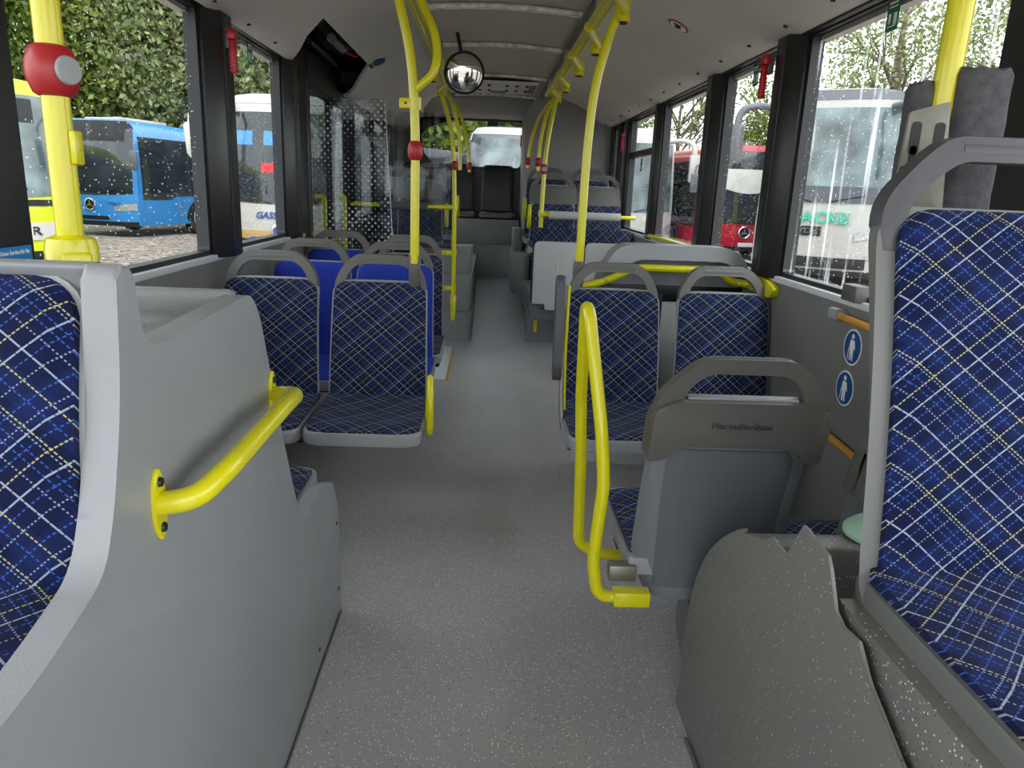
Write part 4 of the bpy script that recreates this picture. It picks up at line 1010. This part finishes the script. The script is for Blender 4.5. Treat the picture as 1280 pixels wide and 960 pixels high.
# small rails on the right wall
O = (1.22, 2.45, .97); t = thing('wall_handrail', 'short ochre handrail with grey end cap below the right window sill', 'handrail', O)
bm = NB(); tube(bm, [(1.225, 1.75, .955), (1.225, 2.52, .972)], .013, n=12); finish('rail', loc(bm, O), M['wood'], t)
bm = NB(); box(bm, 1.205, 1.25, 2.50, 2.56, .955, .995, .008); finish('end_cap', loc(bm, O), M['shell'], t)
O = (1.235, 2.4, .54)
bm = NB(); tube(bm, [(1.235, 1.95, .52), (1.235, 2.55, .55)], .013, n=12); o = finish('wall_handrail', bm, M['wood']); tag(o, 'low ochre rail on the right wall below the blue stickers', 'handrail')
bm = NB(); tube(bm, [(1.235, 4.55, 1.045), (1.235, 5.85, 1.045)], .016, n=12); o = finish('wall_handrail', bm, M['yellow']); tag(o, 'yellow rail along the sill of the far right window', 'handrail')
bm = NB(); box(bm, 1.215, 1.262, 2.40, 2.50, 1.03, 1.085, .004); o = finish('sill_bracket', bm, M['handle']); tag(o, 'small grey box on the right window sill beside the near seat', 'bracket')
bm = NB(); box(bm, 1.279, 1.282, 4.52, 4.64, 1.06, 1.30, .001); o = finish('paper_notice', bm, M['paper']); tag(o, 'white upright paper notice in the corner of a right window', 'notice')
bm = NB(); lathe(bm, [(0, 0), (.03, 0), (.035, .01), (.02, .03), (0, .034)], T(XR-.012, 2.18, .80) @ RY(-PI/2), 18); o = finish('stop_button', bm, M['red']); tag(o, 'round red wall button half hidden behind the near right seat', 'button')
# aluminium ramp edge in the floor
bm = NB(); box(bm, -.375, -.265, 5.20, 6.34, 0.0005, .008, .003); o = finish('floor_plate', bm, M['sill']); o['kind'] = 'structure'; o.name = 'trim_40'
bm = NB(); box(bm, -.262, -.25, 5.20, 6.34, 0.0005, .006, .002); o = finish('trim_41', bm, M['wood']); o['kind'] = 'structure'
# ------------------------------------------------------------------ outside: ground, coaches, trees
GZ = -.36
bm = NB(); grid(bm, lambda u, v: (-60+120*u, -20+110*v, GZ+.02*math.sin(u*37)*math.sin(v*41)), 40, 40)
o = finish('ground', bm, M['gravel']); o['kind'] = 'structure'

def vehicle(label, loc, a, paint, W=2.55, L=12, Hh=3.1, zb=.32, lower=None, ws=(1.05, 2.75), rake=.25, style='city', roof=None, wsm='darkglass', side_sill=1.05, mirrors='white', wheel_y=(2.75, 8.7), lamp='block', name='city_bus', cat='bus', blind=False, bands=()):
    t = thing(name, label, cat, (loc[0], loc[1], GZ), a, 'parked buses around the lot')
    hw = W/2
    sec = [(hw, zb), (hw, .8), (hw, 1.3), (hw*.985, 2.2), (hw*.96, Hh-.35), (hw*.92, Hh-.16), (hw*.82, Hh-.04), (hw*.5, Hh+.0)]
    def fy(x, z):
        return .42*abs(x/hw)**3.5*(1 if style == 'coach' else .75) + rake*max(0, (z-1.2)/(Hh-1.2))**1.6*(1.6 if style == 'coach' else 1) + .12*max(0, (.55-z))
    def hwz(z):
        for (x0, z0), (x1, z1) in zip(sec, sec[1:]):
            if z0 <= z <= z1: return x0+(x1-x0)*(z-z0)/(z1-z0)
        return hw
    bm = NB()
    rows = []
    for x, z in sec:
        rows.append([bm.verts.new((x*(2*i/16-1), fy(x*(2*i/16-1), z), z)) for i in range(17)])
    for r, q in zip(rows, rows[1:]):
        for i in range(16): bm.faces.new((r[i], r[i+1], q[i+1], q[i]))
    # roof front lip, sides, back
    back = []
    for k, (x, z) in enumerate(sec): back.append([bm.verts.new((x*(2*i/16-1), L, z)) for i in range(17)])
    for r, q in zip(back, back[1:]):
        for i in range(16): bm.faces.new((r[i], q[i], q[i+1], r[i+1]))
    for k in range(len(sec)-1):
        bm.faces.new((rows[k][0], rows[k+1][0], back[k+1][0], back[k][0])); bm.faces.new((rows[k][-1], back[k][-1], back[k+1][-1], rows[k+1][-1]))
    for i in range(16):
        bm.faces.new((rows[-1][i], rows[-1][i+1], back[-1][i+1], back[-1][i])); bm.faces.new((rows[0][i], back[0][i], back[0][i+1], rows[0][i+1]))
    body = finish('body', bm, M[paint], t, 35)
    def fpatch(nm, x0, x1, z0, z1, m, off=.012, par=None, nu=12, nv=8, th=.02):
        zz0 = z0 if callable(z0) else (lambda x: z0); zz1 = z1 if callable(z1) else (lambda x: z1)
        def F(u, v, o):
            xa = x0+(x1-x0)*u; z = zz0(xa)+(zz1(xa)-zz0(xa))*v
            lim = hwz(z)-.005; xa = max(-lim, min(lim, xa)); return (xa, fy(xa, z)-o, z)
        bm = NB(); slab(bm, lambda u, v: F(u, v, off), lambda u, v: F(u, v, off-th), nu, nv); return finish(nm, bm, M[m], par or t, 35)
    def spatch(nm, s, y0, y1, z0, z1, m, off=.012, par=None, nu=6):
        zz0 = z0 if callable(z0) else (lambda y: z0)
        def F(u, v, o):
            y = y0+(y1-y0)*u; z = zz0(y)+(z1-zz0(y))*v; return (s*(hwz(z)+o), y, z)
        bm = NB(); slab(bm, lambda u, v: F(u, v, off), lambda u, v: F(u, v, off-.03), nu, 5); return finish(nm, bm, M[m], par or t, 35)
    w0, w1 = ws
    fpatch('windscreen', -hw*.93, hw*.93, (lambda x: w0+.06*abs(x/hw)**2), w1, wsm, .012)
    fpatch('bumper', -hw*.98, hw*.98, zb-.02, zb+.10, 'rubber', .016)
    if lower: fpatch('lower_panel', -hw*.99, hw*.99, zb+.10, lower[1], lower[0], .010)
    for z0, z1, m in bands: fpatch('colour_band', -hw*.995, hw*.995, z0, z1, m, .014)
    if style == 'city': fpatch('destination_blind', -hw*.80, hw*.80, w1-.42, w1-.06, 'rubber' if not blind else 'darkglass', .018)
    if blind: fpatch('sunblind', -hw*.90, hw*.90, (lambda x: w1-1.0-.12*math.cos(x*2.4)), w1-.48, 'curtain', .016)
    else: pass
    for s in (-1, 1):
        p = fpatch('headlight', s*hw*.98 if s < 0 else hw*.58, -hw*.58 if s < 0 else hw*.98, (lambda x: .70+.08*(abs(x)/hw-.58)), (lambda x: .80+.22*(abs(x)/hw-.58)+.04), 'lamp', .02, nv=3) if lamp == 'block' else None
        if lamp == 'coach':
            zl = w0-.70
            fpatch('headlight', -hw*.99 if s < 0 else hw*.55, -hw*.55 if s < 0 else hw*.99, (lambda x: zl+.35*(abs(x)/hw-.55)), (lambda x: zl+.16+.62*(abs(x)/hw-.55)), 'lamp', .02, nv=4)
            fpatch('fog_lamp', s*hw*.78-.06, s*hw*.78+.06, zl-.32, zl-.24, 'lamp', .02, nu=3, nv=2)
    # wiper arms
    bm = NB()
    for s in (-1, 1): tube(bm, [(s*.15, fy(.15, w0)-.03, w0+.02), (s*.8, fy(.8, w0+.12)-.04, w0+.16)], .014, n=6)
    finish('wipers', bm, M['rubber'], t)
    # side windows, doors
    for s in (-1, 1):
        spatch('side_window', s, .52 if style == 'city' else 1.0, 2.15, (lambda y: side_sill-.10*(y < 1.8)), Hh-.42, 'darkglass')
        n = 5; a0, a1 = 2.16, L-.8
        for k in range(n):
            spatch('side_window', s, a0+(a1-a0)*k/n+.008, a0+(a1-a0)*(k+1)/n-.008, side_sill+.12*(k > 0), Hh-.42, 'darkglass')
        if roof: spatch('roof_edge', s, .3, L-.1, Hh-.38, Hh-.18, roof, .014)
    if roof: fpatch('roof_front', -hw*.9, hw*.9, Hh-.20, Hh-.02, roof, .012)
    for wy in wheel_y:
        for s in (-1, 1):
            bm = NB(); n = 28; prism(bm, [(wy+.60*math.cos(PI*k/n), .40+.60*math.sin(PI*k/n)) for k in range(n+1)], 'x', *sorted((s*(hw-.20), s*(hw+.010)))); finish('wheel_arch', bm, M['rubber'], t)
            bm = NB(); lathe(bm, [(.26, -.13), (.44, -.13), (.49, -.10), (.495, 0), (.49, .10), (.44, .13), (.26, .13)], T(s*(hw-.12), wy, .49) @ RY(PI/2), 36); w = finish('wheel', bm, M['tyre'], t)
            bm = NB(); lathe(bm, [(0, 0), (.06, .03), (.12, .03), (.13, -.04), (.24, -.06), (.29, .0), (.295, .02), (.28, .03), (.27, -.10), (0, -.11)], T(s*(hw+.0), wy, .49) @ RY(s*PI/2), 36)
            r = finish('rim', bm, M['rim'], w)
            bm = NB()
            for k in range(10):
                an = 2*PI*k/10; lathe(bm, [(0, 0), (.028, 0), (.028, .006), (0, .006)], T(s*(hw-.045), wy+.19*math.cos(an), .49+.19*math.sin(an)) @ RY(s*PI/2), 10)
            finish('rim_holes', bm, M['rubber'], r)
    t['hw'] = hw
    # mirrors
    for s in (-1, 1):
        if mirrors == 'city':
            bm = NB(); tube(bm, [(s*(hw-.02), .35, Hh-.55), (s*(hw+.22), .05, Hh-.6), (s*(hw+.24), .02, Hh-.8)], .025, .08, n=8); box(bm, s*(hw+.24)-.11, s*(hw+.24)+.11, -.06, .04, Hh-1.30, Hh-.80, .04)
            finish('mirror', bm, M['greypaint'], t)
        elif mirrors:
            bm = NB(); tube(bm, [(s*(hw-.25), .25, Hh-.35), (s*(hw+.05), -.18, Hh-.33), (s*(hw+.33), -.35, Hh-.42), (s*(hw+.36), -.38, Hh-.75)], .06, .2, n=10, r1=.075)
            add = NB(); prism(add, rpoly([(s*(hw+.24), Hh-1.45), (s*(hw+.44), Hh-1.40), (s*(hw+.50), Hh-.70), (s*(hw+.24), Hh-.70)], .07), 'y', -.46, -.28, .04, 3); add_into(bm, add)
            finish('mirror', bm, M[mirrors], t)
    return t, fy, fpatch, spatch
def star(t, fy, z, r=.11, mm='chrome'):
    y = fy(0, z)-.035
    bm = NB(); ring_pts = [(r*math.cos(2*PI*k/24), y, z+r*math.sin(2*PI*k/24)) for k in range(25)]; tube(bm, ring_pts, r*.11, .001, n=6, cap=False)
    for k in range(3):
        a = PI/2+2*PI*k/3; b = a+PI/2
        prism(bm, [(r*math.cos(a), z+r*math.sin(a)), (r*.14*math.cos(b), z+r*.14*math.sin(b)), (-r*.10*math.cos(a), z-r*.10*math.sin(a)), (-r*.14*math.cos(b), z-r*.14*math.sin(b))], 'y', y-.008, y+.008)
    finish('emblem', bm, M[mm], t)
    bm = NB(); lathe(bm, [(0, 0), (r*.98, 0), (r*.98, .02), (0, .02)], T(0, y+.03, z) @ RX(PI/2), 24); finish('emblem_field', bm, M['rubber'], t)
def ftext(t, fy, s, size, x, z, m, shear=0, bold=0, sx=1, name='lettering', off=.03): return text(name, s, size, T(x, fy(x, z)-off, z) @ RX(PI/2), M[m], t, .006, shear, bold, sx)
def fplate(t, fy, x, z, w=.52, h=.11, m='plate'):
    bm = NB(); y = fy(x, z)-.04; box(bm, x-w/2, x+w/2, y, y+.02, z-h/2, z+h/2, .004); finish('number_plate', bm, M[m], t)

# sky-blue city bus, left
t, fy, fp, sp = vehicle('sky-blue city bus with dark windscreen parked behind the left window', (-10.85, 21.3), math.radians(-16), 'bluepaint', ws=(1.12, 2.95), Hh=3.1, lower=('bluepaint', 1.0), mirrors='city', roof=None, side_sill=1.12, wheel_y=(2.9, 8.8), L=12)
star(t, fy, .86, .15); ftext(t, fy, 'CITARO', .10, .70, .90, 'letterblue', sx=1.4)
fp('lower_grille', -1.0, .55, .46, .56, 'rubber', .02); fp('black_surround', -1.18, 1.18, 2.86, 3.06, 'rubber', .014)
sp('side_lamp', 1, 2.02, 2.10, .78, .84, 'amber', .02); sp('side_lamp', 1, 2.02, 2.10, .55, .61, 'amber', .02)
bm = NB(); box(bm, -.8, .6, .9, 2.6, 3.06, 3.20, .06, 3); box(bm, .5, .75, .5, .75, 3.06, 3.18, .03); finish('roof_unit', bm, M['silver'], t)
# neon yellow bus at far left
t, fy, fp, sp = vehicle('neon yellow and white bus at the far left edge', (-7.95, 12.0), math.radians(38), 'neon', ws=(1.25, 2.85), wsm='paleglass', mirrors='city', bands=((.60, .88, 'white'),), lamp=None, L=11)
ftext(t, fy, 'R', .19, .86, .74, 'ink', sx=1.35, off=.02, bold=.004); fp('dark_panel', -1.15, 1.15, 1.14, 1.24, 'rubber', .014)
# white coach with lettering
t, fy, fp, sp = vehicle('white and gold touring coach with blue lettering behind the second left window', (-4.62, 17.0), math.radians(-3), 'white', ws=(1.18, 3.12), Hh=3.5, style='coach', wsm='darkglass', mirrors='white', lamp=None, bands=((.36, .60, 'goldpaint'),), name='touring_coach', cat='coach', roof='white')
ftext(t, fy, 'GASS-REISEN', .20, .08, .93, 'letterblue', shear=.3, bold=.004, off=.02)
bm = NB(); lathe(bm, [(0, 0), (.15, 0), (.17, .01), (.16, .03), (0, .035)], T(0, fy(0, .60)-.02, .60) @ RX(PI/2), 30); e = finish('emblem', bm, M['chrome'], t)
bm = NB(); lathe(bm, [(0, 0), (.10, 0), (.10, .01), (0, .01)], T(0, fy(0, .60)-.055, .60) @ RX(PI/2), 24); finish('emblem_field', bm, M['letterblue'], e)
bm = NB(); prism(bm, [(-.75, .36), (.3, .36), (.15, .46), (-.6, .46)], 'y', fy(0, .4)-.03, fy(0, .4)-.02); finish('blue_stripe', bm, M['letterblue'], t)
for x0, x1 in ((-1.0, -.55), (-.30, .25)): fp('blue_sunblind', x0, x1, 2.42, 2.72, 'bluepaint', .016, nu=4, nv=3)
fp('red_seat_patch', -.35, .30, 1.85, 2.05, 'signred', .015, nu=5, nv=3)  # red patch for the seat in the windscreen
# silver coach, right
t, fy, fp, sp = vehicle('champagne silver touring coach with teal lettering behind the streaked right window', (6.40, 14.6), math.radians(-34), 'silver', ws=(1.68, 3.45), Hh=3.8, style='coach', wsm='paleglass', mirrors='greypaint', lamp='coach', roof='greypaint', name='touring_coach', cat='coach', side_sill=1.6)
ftext(t, fy, 'ACKE', .28, .14, 1.40, 'teal', bold=.010, sx=1.25)
fp('badge_field', -.40, .10, 1.06, 1.24, 'rubber', .022, nu=6, nv=3); ftext(t, fy, 'VDL', .14, -.15, 1.15, 'chrome', bold=.006, sx=1.5, off=.045)
fp('lower_grille', -.95, .95, .46, .66, 'rubber', .02); fp('dash_band', -1.1, 1.1, 1.70, 2.0, 'darkglass', .016)  # dark dashboard band low in the windscreen
sp('warning_sticker', 1, .75, .90, 1.15, 1.40, 'neon', .02); sp('paper_sticker', 1, .75, 1.0, .8, 1.0, 'signwhite', .02)
# red city bus
t, fy, fp, sp = vehicle('red city bus with a pale sunblind behind the right window', (7.05, 20.6), math.radians(2), 'redpaint', ws=(1.02, 2.95), Hh=3.1, mirrors='city', blind=True, side_sill=1.0)
star(t, fy, .80, .15); fplate(t, fy, .12, .47); fp('blue_pictograms', -1.0, -.62, .46, .56, 'signblue', .02, nu=4, nv=2); fp('amber_print', .55, .95, .82, .92, 'amber', .018, nu=4, nv=2)
# white coaches to the right rear
t, fy, fp, sp = vehicle('white touring coach with a white mirror behind the far right windows', (4.0, 21.5), math.radians(-4), 'white', ws=(1.2, 3.1), Hh=3.5, style='coach', wsm='paleglass', mirrors='white', lamp='coach', name='touring_coach', cat='coach')
fp('red_print', -.4, .3, .62, .72, 'signred', .02, nu=4, nv=2)
# grey coach behind the rear window
t, fy, fp, sp = vehicle('pale grey coach with painted reflections on its windscreen seen through the rear window', (.75, 20.5), math.radians(3), 'greypaint', ws=(1.1, 3.0), Hh=3.3, style='coach', wsm='paleglass', mirrors=None, lamp='coach', name='touring_coach', cat='coach', roof='silver')
t, fy, fp, sp = vehicle('dark city bus parked obliquely left behind the rear window', (-2.6, 27), math.radians(-20), 'greypaint', ws=(1.1, 2.7), Hh=2.95, wsm='darkglass', mirrors='city')

def tree(label, x, y, h, cw, ch, leaf, n, base=2.0, ls=.22, dens=1.0, seed=1, name='leafy_tree', kind=None, trunk=.28):
    rnd = np.random.default_rng(seed)
    t = thing(name, label, 'tree', (x, y, GZ), 0, 'trees around the lot')
    bm = NB(); tube(bm, [(0, 0, -.1), (.1, 0, base), (-.1, .1, h*.6), (0, 0, h*.92)], trunk, 1.0, n=10, r1=trunk*.25)
    tips = []
    for k in range(16):
        a = rnd.uniform(0, 2*PI); z0 = base+ (h-base)*rnd.uniform(0, .75); rr = cw*rnd.uniform(.45, .9)
        p0 = (0, 0, z0); p2 = (rr*math.cos(a), rr*math.sin(a), z0+rnd.uniform(.5, 1.8)); p1 = (p2[0]*.5, p2[1]*.5, z0+rnd.uniform(.5, 1.2))
        tube(bm, [p0, p1, p2], trunk*.3, .5, n=6, r1=.02); tips.append(p2)
        for j in range(3):
            b = a+rnd.uniform(-1, 1); q = (p1[0]+rr*.4*math.cos(b), p1[1]+rr*.4*math.sin(b), p1[2]+rnd.uniform(.3, 1.6)); tube(bm, [p1, q], .04, n=5, r1=.012); tips.append(q)
    finish('trunk', bm, M['bark'], t)
    if n:
        # leaves gathered in clumps inside the crown
        nc = max(20, int(n/90)); cz = base+(h-base)*.52
        u = rnd.normal(size=(nc, 3)); u /= np.linalg.norm(u, axis=1)[:, None]; r = rnd.uniform(.25, 1, nc)**.5
        C = u*r[:, None]*np.array([cw, cw, ch/2]); C[:, 2] += cz
        C = np.concatenate([C, np.array(tips)]); idx = rnd.integers(0, len(C), n)
        g = rnd.normal(size=(n, 3)); P = C[idx]+g*np.array([.55, .55, .42])*cw/3.4
        a = rnd.normal(size=(n, 3)); a /= np.linalg.norm(a, axis=1)[:, None]; b = rnd.normal(size=(n, 3)); b -= a*np.sum(a*b, 1)[:, None]; b /= np.linalg.norm(b, axis=1)[:, None]
        s = ls*rnd.uniform(.6, 1.2, n)[:, None]
        V = np.stack([P-a*s, P+b*s*.55, P+a*s, P-b*s*.55], 1).reshape(-1, 3)
        me = bpy.data.meshes.new('crown'); me.from_pydata(V.tolist(), [], [(4*i, 4*i+1, 4*i+2, 4*i+3) for i in range(n)])
        me.materials.append(M[leaf]); link(bpy.data.objects.new('crown', me), t)
    return t
tree('dense green tree at the far left behind the yellow bus', -18.5, 29, 13, 4.6, 11, 'leafA', 34000, 2.0, .14, seed=1)
tree('bright green tree behind the roof of the sky-blue bus', -14.2, 30, 13, 4.2, 11, 'leafC', 34000, 2.2, .13, seed=2)
tree('pale grey-green tree right of the sky-blue bus', -10.2, 29, 12, 3.6, 10, 'leafB', 32000, 2.2, .12, seed=3)
tree('pale tree behind the white and gold coach', -7.8, 33, 12, 3.8, 10, 'leafB', 26000, 2.0, .13, seed=4)
tree('low dark tree filling the gap left of the bright tree', -22, 36, 15, 6, 13, 'leafA', 20000, 1.5, .22, seed=5)
tree('broad tree behind the pale tree on the left', -13, 38, 15, 6, 13, 'leafB', 22000, 1.5, .22, seed=12)
tree('pale tree left behind the rear window', -3.2, 36, 10, 4, 9, 'leafC', 9000, 1.2, .24, seed=6)
tree('tree straight behind the rear window coach', 1.5, 40, 9, 4.5, 8, 'leafC', 8000, 1.2, .26, seed=7)
tree('loose grey-green tree behind the silver coach', 14.0, 27, 11, 3.0, 8.5, 'leafB', 10000, 3.0, .085, seed=8)
tree('second loose tree to the right of the silver coach roof', 18.4, 26, 11, 3.2, 8.5, 'leafB', 8000, 3.0, .085, seed=9)
tree('small green tree behind the red bus', 11.6, 31, 5.2, 1.9, 2.8, 'leafC', 8000, 2.0, .08, seed=10)
tree('bare twiggy tree left of the red bus', 7.6, 31, 7.0, 2.4, 3, 'leafC', 1500, 1.6, .08, seed=11, name='bare_tree', trunk=.14)
tree('low bush of trees behind the white right coach', 5.4, 36, 5.0, 2.4, 3.6, 'leafC', 6000, 1.6, .10, seed=13)
t = thing('power_pole', 'thin lattice power pole with cross arms behind the right windows', 'power pole', (9.3, 36, GZ))
bm = NB(); tube(bm, [(0, 0, 0), (0, 0, 8.2)], .07, n=8, r1=.04); finish('mast', bm, M['steel'], t)
for z in (6.2, 7.0, 7.8):
    bm = NB(); box(bm, -1.0, 1.0, -.03, .03, z, z+.06); finish('cross_arm', bm, M['steel'], t)

# ------------------------------------------------------------------ camera, sky, light
cam = bpy.data.cameras.new('camera'); co = bpy.data.objects.new('camera', cam); COL.objects.link(co)
cam.sensor_width = 36; cam.lens = 36*930/1280; cam.clip_start = .05; cam.clip_end = 300
F = 930.; f = Vector((610-640, 235-480, F)).normalized(); yv = 480+((610-640)*(496-640)+F*F)/245.
d = Vector((496-640, yv-480, F)).normalized(); r = d.cross(f)
# rows: world axes expressed in image axes (right, down, forward); blender camera axes are right, up, back
X = Vector((r.x, f.x, -d.x)); Yd = Vector((r.y, f.y, -d.y)); Zf = Vector((r.z, f.z, -d.z))
mw = Matrix((X, -Yd, -Zf)).transposed().to_4x4(); mw.translation = Vector((0, 0, 1.35))
co.matrix_world = mw
S.camera = co

w = bpy.data.worlds.new('overcast'); S.world = w; w.use_nodes = True
ns, ls = w.node_tree.nodes, w.node_tree.links; bg = ns['Background']
tc = N(ns, 'ShaderNodeTexCoord'); n = N(ns, 'ShaderNodeTexNoise'); n.inputs['Scale'].default_value = 2.5; n.inputs['Detail'].default_value = 5
ls.new(tc.outputs['Generated'], n.inputs['Vector'])
cr = N(ns, 'ShaderNodeValToRGB'); cr.color_ramp.elements[0].position = .35; cr.color_ramp.elements[1].position = .65
cr.color_ramp.elements[0].color = (.80, .88, 1, 1); cr.color_ramp.elements[1].color = (1, 1, 1, 1)
ls.new(n.outputs['Fac'], cr.inputs['Fac']); ls.new(cr.outputs['Color'], bg.inputs['Color']); bg.inputs['Strength'].default_value = 1.25
sun = bpy.data.lights.new('sun', 'SUN'); sun.energy = .8; sun.angle = math.radians(25); so = bpy.data.objects.new('sun', sun); COL.objects.link(so)
so.rotation_euler = (math.radians(38), math.radians(18), 0)
vs = S.view_settings; vs.view_transform = 'Standard'; vs.look = 'None'; vs.gamma = 1; vs.exposure = 1.7; vs.use_curve_mapping = False
